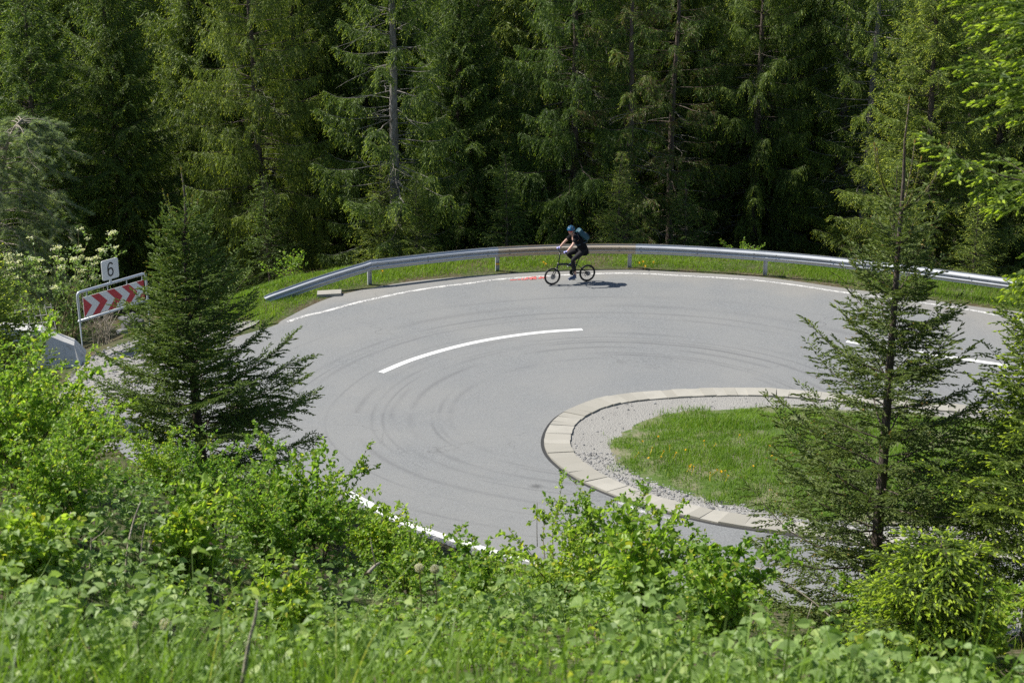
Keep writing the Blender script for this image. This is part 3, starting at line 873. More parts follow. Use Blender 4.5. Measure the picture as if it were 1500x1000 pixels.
# pine bent over at the left edge, and a red-barked pine behind the lime boughs
def pine(seed, H, n_br, rb, curve, zl, arch):
    rng = np.random.default_rng(seed); wood, crown = NB(), NB()
    K = 14; t = np.linspace(0, 1, K)
    P = np.column_stack([curve * t ** 2.2, .2 * np.sin(t * 4), H * (t - arch * np.maximum(0, t - .62) ** 2 * 6)]); P[0, 2] = -.3
    wood.tube(P, .10 * (1 - t * .8) * H / 6, 8)
    Bp, Bd = [], []
    for i in range(n_br):
        q = zl + (1 - zl) * (i + rng.random()) / n_br
        p0 = np.array([np.interp(q, t, P[:, c]) for c in range(3)]); az = rng.uniform(0, 6.28); L_ = rb * rng.uniform(.5, 1.1) * (1 - .45 * q)
        s_ = np.linspace(0, 1, 7)
        S3 = np.column_stack([L_ * s_ * math.cos(az), L_ * s_ * math.sin(az), L_ * (.25 * s_ - .55 * s_ ** 2)]) + p0
        wood.tube(S3, .018 * (1 - .75 * s_), 4, False)
        for _ in range(9):
            u = rng.uniform(.3, 1); p1 = np.array([np.interp(u, s_, S3[:, c]) for c in range(3)])
            a2 = az + rng.normal(0, .9); l2 = L_ * .35 * rng.uniform(.4, 1.1); v = np.array([math.cos(a2), math.sin(a2), rng.normal(-.45, .35)]) * l2
            wood.tube([p1, p1 + v * .5 + [0, 0, .03], p1 + v], [.007, .005, .003], 3, False)
            for w_ in np.linspace(.35, 1, 4):
                Bp.append(p1 + v * w_); Bd.append(v / l2)
    Bp = np.array(Bp); Bd = unit(np.array(Bd) + [0, 0, .25])
    m = 30; n = len(Bp)
    Pn = np.repeat(Bp, m, 0) + np.repeat(Bd, m, 0) * rng.uniform(-.10, .04, (n * m, 1)); Dn = unit(np.repeat(Bd, m, 0) * .7 + rng.normal(0, .55, (n * m, 3)))
    T = np.zeros((n * m, 3)); T[:, 0] = np.repeat(rng.random(n), m); T[:, 1] = np.repeat((rng.random(n) < .12) * .8, m)
    emit_blades(crown, Pn, Dn, rng.uniform(.09, .15, n * m), np.full(n * m, .011), rand_perp(rng, Dn), T, .1)
    return wood, crown


w, c = pine(5, 8.6, 120, 2.7, 1.5, .12, .16)
tree('pine', 'bent grey-green pine with an arched bare top at the left edge', 'pine', (*spot(0, 42.5)[:2], spot(0, 42.5)[2]), 0, w, c, 'twig', 'pine')
w, c = pine(9, 15, 40, 2.6, .3, .55, 0)
tree('pine', 'red-barked pine trunk behind the lime boughs', 'pine', spot(1478, 62), 1.0, w, c, 'bark_red', 'pine')


# ------------------------------------------------------------------ broadleaf shrubs
def shrub(seed, h, spread, nst=10, nside=11, leaf=.05, lsp=.021, lean=.5, flowers=0, sparse=1.0, fresh=.08, lw=.62, side_l=.34, top_bare=0):
    rng = np.random.default_rng(seed); wood, crown = NB(), NB()
    P, D, l, T = [], [], [], []
    for i in range(nst):
        az = rng.uniform(0, 6.28); ln = h * rng.uniform(.65, 1.12); out = spread * rng.uniform(.15, 1.0)
        K = 8; s_ = np.linspace(0, 1, K)
        S3 = np.column_stack([out * s_ ** (1.2 + lean) * math.cos(az), out * s_ ** (1.2 + lean) * math.sin(az), ln * s_ * (1 - .12 * s_)])
        S3[:, :2] += rng.normal(0, .10 * spread, 2) + np.cumsum(rng.normal(0, .02 * h, (K, 2)), 0)
        S3[0, 2] = -.15
        wood.tube(S3, (.006 + .004 * h) * (1 - .8 * s_), 4, False)
        segs = [(S3, .55, 1.0)]
        for _ in range(nside):
            q = rng.uniform(.18, .98); p0 = np.array([np.interp(q, s_, S3[:, c]) for c in range(3)])
            a2 = az + rng.normal(0, 1.2); l2 = h * side_l * rng.uniform(.35, 1.1) * (1.15 - .6 * q); e = rng.normal(.45, .35)
            k2 = np.linspace(0, 1, 5)
            B = p0 + np.column_stack([l2 * k2 * math.cos(a2) * math.cos(e), l2 * k2 * math.sin(a2) * math.cos(e), l2 * (k2 * math.sin(e) - .12 * k2 ** 2)])
            wood.tube(B, .004 * (1 - .7 * k2), 3, False); segs.append((B, .05, 1.0))
            for _ in range(2):
                q2 = rng.uniform(.3, .9); p1 = np.array([np.interp(q2, k2, B[:, c]) for c in range(3)]); a3 = a2 + rng.choice([-1, 1]) * rng.uniform(.5, 1.1); l3 = l2 * .45
                k3 = np.linspace(0, 1, 4); B3 = p1 + np.column_stack([l3 * k3 * math.cos(a3), l3 * k3 * math.sin(a3), l3 * k3 * rng.normal(.35, .3)])
                segs.append((B3, .1, 1.0))
        for B, a0, a1 in segs:
            k = np.linspace(0, 1, len(B)); Ln = np.linalg.norm(np.diff(B, axis=0), axis=1).sum()
            n = max(2, int(Ln * (a1 - a0) / lsp * sparse)); q = rng.uniform(a0, a1, n)
            pp = np.column_stack([np.interp(q, k, B[:, c]) for c in range(3)])
            tg = unit(np.tile(B[-1] - B[0], (n, 1)))
            dd = unit(tg * .45 + rng.normal(0, .6, (n, 3)) + [0, 0, .05])
            P.append(pp); D.append(dd); l.append(leaf * rng.uniform(.55, 1.25, n))
            t_ = np.zeros((n, 3)); t_[:, 0] = np.clip(rng.normal(.45, .28, n), 0, 1)
            if not flowers: t_[:, 1] = (rng.random(n) < fresh) * rng.uniform(.3, 1, n)
            T.append(t_)
    P, D, l, T = (np.concatenate(q) for q in (P, D, l, T))
    Nn = unit(np.array([0, 0, 1.0]) + rng.normal(0, .55, P.shape))
    emit_leaves(crown, P, D, Nn, l, l * lw * rng.uniform(.85, 1.15, len(l)), T, .18, .12)
    return wood, crown, P


def bush(name, label, cat, loc, rz, w, c, leafmat='leaf', stem='stem', group=None):
    t = thing(name, label, cat, loc, rz, group)
    w.build('stems', M[stem], t); c.build('foliage', M[leafmat], t)
    return t


sp_ = [shrub(201, 1.7, 1.0, 13, 12, leaf=.055, lw=.7), shrub(202, 2.0, 1.1, 14, 12, leaf=.058, lw=.72), shrub(203, 1.3, .9, 12, 10, leaf=.055, lw=.7, fresh=.12), shrub(204, 1.6, .7, 7, 9, leaf=.07, lw=.7, sparse=.8, lean=.2), shrub(205, 2.3, 1.3, 15, 13, leaf=.052, lw=.72), shrub(206, 1.0, .8, 11, 9, leaf=.07, lw=.75, fresh=.1)]
first = [None] * len(sp_)
SH = 'leafy shrubs on the bank below the camera'
bushes = [  # kind, x, y, turn, scale, label
    (4, -6.6, 16.0, .2, .95, 'tall dense shrub at the left edge below the concrete wall'),
    (1, -5.4, 14.6, 1.3, .95, 'round green shrub left of the young dark spruce'),
    (4, -8.2, 19.5, 2.0, 1.05, 'dense shrub on the far left bank below the lime-tipped spruce'),
    (1, -6.7, 20.6, 2.9, 1.0, 'tall shrub hiding the foot of the gravel apron'),
    (0, -4.6, 17.6, 4.1, .6, 'yellow-green shrub under the boughs of the dark young spruce'),
    (0, -3.6, 15.6, .9, .68, 'leafy shrub in front of the dark young spruce trunk'),
    (2, -2.9, 17.2, 2.2, .85, 'small-leaved shrub before the left part of the asphalt'),
    (3, -2.5, 17.2, 5.1, 1.0, 'thin upright shrub standing before the tyre marks'),
    (1, -2.7, 14.4, 3.0, .72, 'bushy shrub left of the thick white edge line'),
    (3, -3.0, 17.8, .4, 1.15, 'sparse shrub with single stems left of the white edge line'),
    (2, -1.2, 15.0, 1.9, .75, 'low shrub below the white edge line'),
    (5, -.3, 14.4, 3.4, .8, 'low rounded shrub at the end of the white edge line'),
    (0, 1.1, 16.6, 1.0, .9, 'leafy shrub rising before the lower kerb'),
    (3, 1.75, 16.9, 2.5, .95, 'upright shrub with a taller leafy top before the lower kerb'),
    (2, 2.5, 15.6, 4.4, 1.0, 'pale green shrub left of the slender spruce'),
    (5, 2.0, 13.6, .7, 1.05, 'low shrub on the bank left of the knee-high spruce'),
    (2, .5, 13.8, 5.6, 1.0, 'dense low shrub below the middle of the road'),
    (4, -7.0, 12.8, 5.2, .85, 'big shrub at the left edge of the bank'),
    (1, -4.3, 12.4, 4.9, .7, 'shrub behind the grey bare stems'),
    (5, -3.1, 12.4, 2.6, 1.0, 'low shrub right of the grey bare stems'),
    (3, 4.4, 15.8, 1.6, .8, 'thin shrub among the dead limbs of the slender spruce'),
    (5, -1.9, 11.6, 3.6, .8, 'low shrub below the weathered branch stub'),
    (2, -.4, 11.4, 1.1, .65, 'low yellow-green shrub below the two dandelion clocks'),
    (5, 1.2, 11.9, 2.8, 1.1, 'low shrub in the middle of the bank, under the dark dead stalks'),
    (2, -5.3, 10.6, .6, .9, 'shrub below the farthest-left grey stem'),
    (5, -3.6, 9.9, 5.5, .9, 'small shrub below the upright crooked stem'),
    (5, 1.9, 11.2, 4.6, .8, 'low shrub nearest the knee-high spruce'),
    (1, -7.4, 17.8, 4.2, .95, 'round shrub between the left edge and the gravel apron'),
    (0, -8.9, 22.5, 1.2, 1.0, 'shrub in front of the concrete wall'),
    (0, -8.0, 24.0, 3.1, .8, 'shrub at the near end of the gravel apron'),
    (3, -2.1, 18.7, 1.0, .72, 'wispy shoots crossing the start of the white edge line'),
    (3, -1.35, 18.9, 3.9, .55, 'short wispy shoots crossing the middle of the white edge line'),
    (5, -1.9, 18.5, 2.3, .95, 'low shrub hugging the bank below the start of the white edge line'),
    (5, -1.2, 17.5, 4.0, .75, 'low shrub on the bank below the middle of the white edge line'),
    (5, -.4, 17.0, 1.2, .7, 'low shrub on the bank below the far end of the white edge line'),
    (2, -2.75, 19.5, 5.0, 1.1, 'small shrub at the road edge before the tyre marks'),
    (5, 5.2, 14.2, 1.6, .9, 'low shrub under the half-grown spruce'),
]
for k, x, y, rz, s_, lab in bushes:
    loc = (x, y, zg(x, y) - .05)
    if first[k] is None:
        first[k] = bush('shrub', lab, 'shrub', loc, rz, sp_[k][0], sp_[k][1], group=SH); first[k].scale = (s_,) * 3
    else:
        dup(first[k], loc, rz, s_, lab, SH)

w, c, Pl = shrub(231, 3.0, 1.5, 13, 12, leaf=.075, lsp=.06, flowers=1)
rg = np.random.default_rng(3)
hi = Pl[np.argsort(-(Pl[:, 2] + .3 * rg.random(len(Pl))))][:len(Pl) // 3]
fl = hi[rg.integers(0, len(hi), 60)]
b = NB()
for q in fl:
    n = 22; o_ = rg.normal(0, .045, (n, 3)) * [1, 1, .25]
    D = unit(rg.normal(0, .4, (n, 3)) + [0, 0, .2]); emit_leaves(b, q + o_ + [0, 0, .05], D, unit(np.array([0, 0, 1.0]) + rg.normal(0, .3, (n, 3))), np.full(n, .035), np.full(n, .035), np.tile([.5, 1, 0], (n, 1)))
X = spot(92, 38.0)
t = bush('flowering_shrub', 'white-flowered shrub behind the chevron board', 'shrub', X, 0, w, c, 'leaf_cool')
b.build('blossoms', M['leaf_cool'], t); t.scale = (1.15, 1.15, 1.35)
w, c, _ = shrub(232, 1.15, .75, 11, 9, leaf=.07, lsp=.05)
bush('shrub', 'small bright shrub behind the buried rail end', 'shrub', spot(425, 42.2), 0, w, c)
w, c, _ = shrub(233, .8, .8, 11, 9, leaf=.06, lsp=.05)
bush('shrub', 'shaded shrub behind the rail at the forest edge', 'shrub', spot(1085, 43.6), 0, w, c)
w, c, _ = shrub(234, 2.6, 1.5, 12, 10, leaf=.075, lsp=.055)
bush('shrub', 'shrub with yellow-green leaves left of the white-flowered one', 'shrub', spot(20, 36.5), 0, w, c)
# leafless shrub by the sign
w, c, _ = shrub(235, 1.7, .9, 24, 9, leaf=.05, lsp=.5)
t = thing('dry_shrub', 'bare grey shrub behind the left post of the chevron board', 'shrub', spot(150, 35.2)); w.build('stems', M['twig'], t)
t['label'] = 'bare grey shrub behind the left post of the chevron board'


# ------------------------------------------------------------------ undergrowth and grass
def cover(seed, n, region, hmin, hmax, leaf, mat, name, label):
    rng = np.random.default_rng(seed); b = NB()
    x, y = region(rng, n); z = zground(x, y)
    P, D, Nn, l, T = [], [], [], [], []
    hn = np.minimum(1.05, .35 + 1.1 * vnoise(x, y, 1.0, seed + 40)) * np.where(x > .12 * y, .65, 1)
    for i in range(len(x)):
        h = rng.uniform(hmin, hmax) * hn[i]; base = np.array([x[i], y[i], z[i]]); ln = rng.normal(0, .22, 2) * h
        top = base + [ln[0], ln[1], h]; md = base + [ln[0] * .35, ln[1] * .35, h * .55]
        b.tube([base, md, top], [.004, .0035, .002], 3, False, tint=(.3, .3, 0))
        m = int(rng.integers(4, 8)); t0 = rng.random() * .5
        for k in range(m):
            q = .3 + .7 * (k + rng.random() * .5) / m; p0 = base + (top - base) * q
            az = k * 2.4 + rng.normal(0, .4) + i; pl = .07 * rng.uniform(.5, 1.4); v = np.array([math.cos(az), math.sin(az), rng.normal(.35, .25)]); v /= np.linalg.norm(v)
            pe = p0 + v * pl
            for a3, sc3 in ((0, 1), (1.15, .8), (-1.15, .8)):
                c3, s3 = math.cos(a3), math.sin(a3)
                dv = np.array([v[0] * c3 - v[1] * s3, v[0] * s3 + v[1] * c3, v[2] * .5 - rng.uniform(.0, .5)])
                P.append(pe); D.append(dv); l.append(leaf * sc3 * rng.uniform(.6, 1.2)); Nn.append(np.array([-v[0] * .3, -v[1] * .3, 1.0]) + rng.normal(0, .5, 3))
                T.append((min(1, max(0, rng.normal(.35 + t0 * .5, .2))), (rng.random() < .08) * .7, 0))
    P, D, Nn, l, T = map(np.array, (P, D, Nn, l, T))
    emit_big_leaves(b, rng, P, unit(D), unit(Nn), l, l * .78, T)
    return tag(b.build(name, M[mat]), label, 'undergrowth', kind='stuff')


def fan(y0, y1, keep=lambda x, y: np.ones(len(x), bool), mx=1.0):
    def f(rng, n):
        y = np.sqrt(rng.uniform(y0 ** 2, y1 ** 2, n)); x = rng.uniform(-1, 1, n) * (y * .42 + 1.0) * mx
        k = keep(x, y) & ((x < .15 * y) | (y < 8.2) | (y > 16)); return x[k], y[k]
    return f


patch = lambda sd, lo, hi, sc_: (lambda x, y: np.random.default_rng(sd).random(len(x)) < sstep(lo, hi, vnoise(x, y, sc_, sd)))
cover(1, 1000, fan(5.6, 10.5, patch(31, .30, .55, 1.3)), .25, .85, .088, 'leaf_pale', 'undergrowth', 'pale raspberry leaves covering the near bank')
cover(2, 1100, fan(9.5, 14, lambda x, y: (x > -4.5) & patch(32, .25, .5, 1.1)(x, y)), .25, .85, .075, 'leaf_pale', 'undergrowth', 'green leafy ground cover between the shrubs on the bank')
cover(4, 1100, fan(4.8, 12, lambda x, y: ~patch(31, .30, .55, 1.3)(x, y)), .15, .6, .06, 'leaf', 'undergrowth', 'small yellow-green leaves between the raspberry patches')
cover(3, 900, fan(14, 19.2, lambda x, y: (x > -9) & (poly_dist(x, y, EDGE_S) > .25)), .15, .45, .06, 'leaf', 'undergrowth', 'low leafy growth along the near road edge')


def lawn(name, seed, x, y, zf, hfun, w, bend, label, dryf=.05, lv=3, mat='grass'):
    rng = np.random.default_rng(seed); n = len(x); b = NB()
    T = np.zeros((n, 3)); T[:, 0] = np.clip(vnoise(x, y, .7, seed) * .7 + rng.normal(.15, .2, n), 0, 1); T[:, 1] = (rng.random(n) < dryf) * rng.uniform(.3, 1, n)
    emit_grass(b, rng, np.column_stack([x, y, zf(x, y) - .01]), hfun(rng, x, y), w * rng.uniform(.6, 1.3, n), rng.uniform(.1, bend, n), T, lv)
    return tag(b.build(name, M[mat]), label, 'grass', kind='stuff')


rg = np.random.default_rng(21)
x = rg.uniform(1.6, 16, 230000); y = rg.uniform(18, 29.6, 230000)
d = poly_dist(x, y, GI)
bare = vnoise(x, y, 1.5, 9) * .6 + vnoise(x, y, .5, 4) * .4
edge = sstep(.12, -.7, d + 1.0 * (vnoise(x, y, .45, 7) - .5))
ok = (d < .4) & (rg.random(len(x)) < edge * sstep(.25, .43, bare + .12 * (y < 25.2) + .1 * (y > 28)))
x, y = x[ok], y[ok]
lawn('grass', 5, x, y, zisl, lambda r, x, y: (.07 + .11 * vnoise(x, y, 1.1, 6)) * r.uniform(.5, 1.25, len(x)), .011, .8, 'green grass on the island inside the kerb ring')
# verge along the rail
x = rg.uniform(-12, 20, 420000); y = rg.uniform(32, 46, 420000)
d = poly_dist(x, y, EDGE_S)
ok = (d > .02) & (d < 3.2) & (rg.random(len(x)) < sstep(-.05, .5, d + .35 * (vnoise(x, y, .4, 3) - .5)) * (.35 + .65 * sstep(.2, .5, vnoise(x, y, .9, 8)))) & ~((x < -7.6) & (y < 35.6))
x, y = x[ok], y[ok]; d = d[ok]
dd = d
lawn('grass', 6, x, y, zground, lambda r, x, y: (.06 + .13 * vnoise(x, y, 1.3, 6)) * sstep(-.2, .9, dd) * r.uniform(.5, 1.3, len(x)) + .02, .013, .8, 'bright grass on the verge under the guardrail')
# long grass close to the camera
x, y = fan(3.0, 9.0)(rg, 30000)
k = rg.random(len(x)) < np.where(x < .3, 1.0, .22) * (.05 + .95 * sstep(.42, .66, vnoise(x, y, .5, 2))) * (.10 + .9 * sstep(7.0, 4.8, y))
x, y = x[k], y[k]
lawn('grass', 7, x, y, zground, lambda r, x, y: r.uniform(.4, .95, len(x)) * (.55 + .45 * sstep(7.5, 5, y)), .0105, .7, 'long grass blades close to the camera', .06, 5)
x = rg.uniform(-9, 12, 60000); y = rg.uniform(12, 25.5, 60000)
d = poly_dist(x, y, EDGE_S)
k = (d > .05) & (d < 3.5) & (rg.random(len(x)) < .6 * sstep(.3, .6, vnoise(x, y, .8, 12)))
x, y = x[k], y[k]
lawn('grass', 8, x, y, zground, lambda r, x, y: r.uniform(.08, .3, len(x)), .010, .7, 'rough grass along the near road edge', .15)

# dandelions
M['yellow'] = plain('dandelion_petals', (.85, .58, .02), .6)
b = NB(); rg = np.random.default_rng(8)
n = 40; a = rg.uniform(0, 6.28, n); D = unit(np.column_stack([np.cos(a), np.sin(a), rg.uniform(.1, 1.2, n)]))
emit_leaves(b, np.zeros((n, 3)) + [0, 0, .0], D, unit(np.tile([0, 0, 1.0], (n, 1)) + rg.normal(0, .1, (n, 3))), np.full(n, .026), np.full(n, .01), np.tile([.5, 0, 0], (n, 1)))
b.tube([(0, 0, -.16), (.005, 0, -.08), (0, 0, 0)], .003, 4)
dan = b.build('dandelion', M['yellow'])
pts = [at(*p, zisl) for p in [(941, 655), (955, 665), (964, 648), (972, 670), (981, 662), (935, 672), (950, 680), (968, 678), (1012, 690), (1016, 693), (1010, 692), (1050, 698), (1056, 700), (1062, 699), (1031, 655), (1048, 659), (1083, 646), (1127, 662), (1103, 692), (1130, 677), (1137, 682), (1066, 706), (1040, 702), (990, 672), (1004, 668), (1128, 727), (1160, 700)]]
for i, (x, y) in enumerate(pts):
    o = dan if i == 0 else dan.copy()
    if i: COL.objects.link(o)
    o.location = (x, y, float(zisl(np.array([x]), np.array([y]))[0]) + .13); o.rotation_euler = (rg.normal(0, .3), rg.normal(0, .3), rg.uniform(0, 6))
    o.scale = (rg.uniform(.8, 1.2),) * 3
    tag(o, 'yellow dandelion in the grass inside the kerb ring', 'flower', 'dandelions on the island')
for px, py in [(796, 385), (799, 387.5), (936, 386), (942, 384.5), (957, 385), (945, 391), (560, 398)]:
    x, y = at(px, py, .12); o = dan.copy(); COL.objects.link(o)
    o.location = (x, y, .14); o.scale = (1.5,) * 3
    tag(o, 'yellow dandelion on the verge below the guardrail', 'flower', 'dandelions on the verge')

# dandelion clocks and dry stalks close to the camera
M['fluff'] = foliage('seed_fluff', (.5, .48, .42), (.72, .70, .64), (.8, .8, .8), .4)


def clock(px, py, d, hgt, r, label):
    z = EYE - d * math.tan(PITCH + math.atan((py - 500) / FPX))
    X = (px - 750) / FPX * (d * math.cos(PITCH) + (EYE - z) * math.sin(PITCH))
    t = thing('dandelion_clock', label, 'flower', (X, d, z - hgt)); rg = np.random.default_rng(int(px))
    b = NB(); b.tube([(0, .01, 0), (.01, 0, hgt * .5), (0, 0, hgt)], .004, 5); b.build('stalk', M['stem'], t)
    b = NB(); n = 260; D = unit(rg.normal(size=(n, 3))); emit_blades(b, np.zeros((n, 3)) + [0, 0, hgt], D, np.full(n, r), np.full(n, .004), rand_perp(rg, D), np.tile([.5, 0, 0], (n, 1)))
    Pt = D * r + [0, 0, hgt]; emit_leaves(b, np.repeat(Pt, 3, 0), unit(rg.normal(size=(n * 3, 3))), np.repeat(D, 3, 0), np.full(n * 3, .008), np.full(n * 3, .004), np.tile([.8, 0, 0], (n * 3, 1)))
    b.build('seed_head', M['fluff'], t)


clock(243, 914, 5.6, .42, .023, 'dandelion clock in the long grass nearest the camera')
clock(198, 915, 5.6, .40, .012, 'spent brown dandelion head beside the nearest dandelion clock')
clock(614, 831, 9.3, .5, .030, 'dandelion clock among pale leaves, nearer the dead branch')
clock(637, 833, 9.3, .45, .030, 'dandelion clock among pale leaves, nearer the road line')


def stalk(pts, d, r, label, mat='twig', fork=0, name='dry_stalk'):
    P = []
    for px, py, dd in pts:
        D_ = d + dd; z = EYE - D_ * math.tan(PITCH + math.atan((py - 500) / FPX))
        P.append(((px - 750) / FPX * (D_ * math.cos(PITCH) + (EYE - z) * math.sin(PITCH)), D_, z))
    P = np.array(P); P = smooth_closed(P, 4, False); o = P[0].copy()
    b = NB(); b.tube(P - o, np.linspace(r, r * .45, len(P)), 6)
    rg = np.random.default_rng(int(pts[0][0]))
    for _ in range(fork):
        i = rg.integers(len(P) // 3, len(P) - 1); v = rg.normal(0, 1, 3) * [1, .6, 1] + [0, 0, .6]; v = v / np.linalg.norm(v) * rg.uniform(.1, .3)
        p0 = P[i] - o; b.tube([p0, p0 + v * .6, p0 + v + [0, 0, .02]], [r * .4, r * .3, r * .15], 4)
    ob = b.build(name, M[mat], smooth=True); ob.location = o
    tag(ob, label, 'plant stem')


stalk([(355, 1000, 0), (365, 940, .02), (374, 905, .03), (377, 878, .05)], 5.5, .011, 'thick pale snapped stalk standing in the long grass')
stalk([(62, 865, 0), (80, 820, .1), (97, 780, .3), (104, 750, .5)], 10.5, .012, 'leaning grey stem farthest left among the shrubs')
stalk([(130, 860, 0), (133, 815, .05), (134, 775, .1)], 10.5, .011, 'upright grey stem with a crook in the shrubs', fork=1)
stalk([(184, 858, 0), (186, 810, .05), (195, 765, .2), (206, 735, .3)], 10.5, .011, 'tall curved grey stem right of the crooked one')
stalk([(207, 830, 0), (208, 795, .05), (213, 765, .1)], 10.8, .007, 'thin grey stem beside the tall curved one')
stalk([(272, 750, 0), (277, 715, .1), (281, 690, .2)], 18, .016, 'pale broken branch leaning at the young dark spruce', fork=2)
stalk([(540, 838, 0), (550, 828, .1), (556, 824, .2)], 10, .016, 'weathered branch stub lying in the shrubs', fork=1)
stalk([(787, 800, 0), (786.5, 770, 0), (787, 736, 0)], 16.5, .006, 'dark dead stalk standing alone before the asphalt', 'stem')
stalk([(834, 790, 0), (836, 765, 0), (838, 740, 0)], 16.5, .006, 'dark dead stalk behind the leafy shrub top', 'stem')
stalk([(904, 775, 0), (904.5, 755, 0), (905, 732, 0)], 16.5, .006, 'dark dead stalk left of the taller leafy top', 'stem')
stalk([(1240, 925, 0), (1190, 880, .2), (1130, 840, .5), (1095, 828, .7)], 15.6, .012, 'long fallen grey branch leaning toward the kerb', fork=5)
stalk([(1395, 890, 0), (1420, 830, .1), (1445, 785, .2)], 14.2, .009, 'bare grey branch rising beside the half-grown spruce', fork=3)
stalk([(1335, 1000, 0), (1341, 940, .02), (1344, 890, .05), (1365, 855, .1), (1395, 825, .2)], 6.6, .004, 'single long dark grass blade before the knee-high spruce', 'grass', name='grass_blade')

# ------------------------------------------------------------------ guardrail
s = Nodes('galvanised_steel'); p = s.n('TexCoord').outputs['Object']
f = s.noise(p, 5, 5, .6); mp = s.n('Mapping'); mp.inputs['Scale'].default_value = (.6, .6, 10); s.l(p, mp.inputs[0]); g = s.noise(mp.outputs[0], 3, 4)
a = s.n('Attribute', attribute_name='tint'); sp = s.n('SeparateColor'); s.l(a.outputs['Color'], sp.inputs[0])
c = s.mix(f, (.44, .455, .47), (.58, .595, .61)); c = s.mix(s.ramp(g, [(.5, 0), (.8, .5)]), c, (.26, .27, .28))
c = s.mix(s.math('MULTIPLY', sp.outputs[1], s.ramp(f, [(.2, .65), (.6, .95)])), c, (.52, .43, .31))
s.bsdf(c, .42, .25, .5, f, .06, .01); M['galv'] = s.m
M['bolt'] = plain('bolt_steel', (.10, .10, .10), .5, .6)
posts = [(-4.07, 39.42), (-.44, 40.92), (3.5, 41.3), (7.4, 40.46), (10.89, 38.95), (14.3, 36.95), (17.6, 34.7), (20.9, 32.5)]
end = [(-6.75, 37.75), (-6.2, 38.2), (-5.0, 38.95)]
RP = smooth_closed(np.array(posts), 12, False)
# rail stands in front of the posts
Tt = np.gradient(RP, axis=0); Tt /= np.linalg.norm(Tt, axis=1)[:, None]
FR_ = np.stack([Tt[:, 1], -Tt[:, 0]], 1)
RL = RP + FR_ * .14
prof = [(-.155, .008), (-.150, -.004), (-.128, .0), (-.10, .012), (-.085, .050), (-.060, .078), (-.035, .070), (-.018, .030), (-.006, .004), (.006, .004), (.018, .030), (.035, .070), (.060, .078), (.085, .050), (.10, .012), (.128, .0), (.150, -.004), (.155, .008)]
gr = thing('guardrail', 'galvanised steel guardrail curving round the outside of the bend', 'guardrail', (0, 0, 0))


def beam(path, zc, nrm, tint, thick=.006, twist=None):
    n = len(path); b = NB(); K = len(prof)
    V = []
    for q in (0, thick):
        for i in range(n):
            for h, o_ in prof:
                tw = 0 if twist is None else twist[i]
                hh, oo = h * math.cos(tw) - o_ * math.sin(tw), h * math.sin(tw) + o_ * math.cos(tw)
                V.append((path[i][0] + nrm[i][0] * (oo - q), path[i][1] + nrm[i][1] * (oo - q), zc[i] + hh))
    F = []
    for i in range(n - 1):
        for k in range(K - 1):
            a_ = i * K + k
            F.append((a_, a_ + K, a_ + K + 1, a_ + 1)); c_ = a_ + n * K; F.append((c_, c_ + 1, c_ + K + 1, c_ + K))
        for k in (0, K - 1):
            a_ = i * K + k; c_ = a_ + n * K; F.append((a_, c_, c_ + K, a_ + K))
    b.add(V, F, tint); return b


nseg = 12
for i in range(len(posts) - 1):
    a_, e_ = i * nseg, (i + 1) * nseg
    lap = 1 if i < len(posts) - 2 else 0
    pth = RL[a_:e_ + 1] + FR_[a_:e_ + 1] * (.004 if i % 2 else 0)
    if lap: pth = np.vstack([pth, RL[e_] + Tt[e_] * .16 + FR_[e_] * (.004 if i % 2 else 0)])
    nr = FR_[a_:e_ + 1] if not lap else np.vstack([FR_[a_:e_ + 1], FR_[e_]])
    o = beam(pth, [.605] * len(pth), nr, (.5, 1.0 if i == 1 else 0, 0)).build('beam', M['galv'], gr, True)
    if i == 1: o['label'] = 'rail length with a tan rusty film'
    bb = NB()
    for q in (a_ + 1, e_ - 1, (a_ + e_) // 2):
        for hz in (-.06, .06):
            c_ = RL[q] + FR_[q] * .082; bb.tube([(c_[0], c_[1], .605 + hz), (c_[0] + FR_[q][0] * .012, c_[1] + FR_[q][1] * .012, .605 + hz)], .016, 8)
    bb.build('bolts', M['bolt'], gr)
# sloping end buried in the verge
ep = np.array([posts[0], (-4.75, 39.12), (-5.5, 38.72), (-6.2, 38.28), (-6.85, 37.85)])
ep = smooth_closed(ep, 4, False); et = np.gradient(ep, axis=0); et /= np.linalg.norm(et, axis=1)[:, None]
en = -np.stack([et[:, 1], -et[:, 0]], 1)
tt = np.linspace(0, 1, len(ep))
beam(ep + en * .14, .605 - .60 * tt - .02 * tt ** 2, en, (.5, 0, 0), twist=-.5 * tt).build('end_beam', M['galv'], gr, True)
for i, (x, y) in enumerate(posts):
    k = min(i * nseg, len(RP) - 1); n_ = FR_[k]; t_ = Tt[k]
    Rm = np.array([[t_[0], n_[0], 0], [t_[1], n_[1], 0], [0, 0, 1]])
    b = NB(); b.box((x, y, .12), (.11, .006, 1.15), Rm)
    for sg in (-1, 1): b.box((x + t_[0] * sg * .055 + n_[0] * .03, y + t_[1] * sg * .055 + n_[1] * .03, .12), (.006, .06, 1.15), Rm)
    b.box((x + n_[0] * .095, y + n_[1] * .095, .605), (.09, .07, .16), Rm)
    po = b.build('post', M['galv'], gr)
    if i == 1:
        M['amber'] = plain('amber_reflector', (.8, .42, .02), .4)
        b = NB(); b.box((x + n_[0] * .066, y + n_[1] * .066, .22), (.115, .006, .05), Rm); b.build('reflector', M['amber'], po)
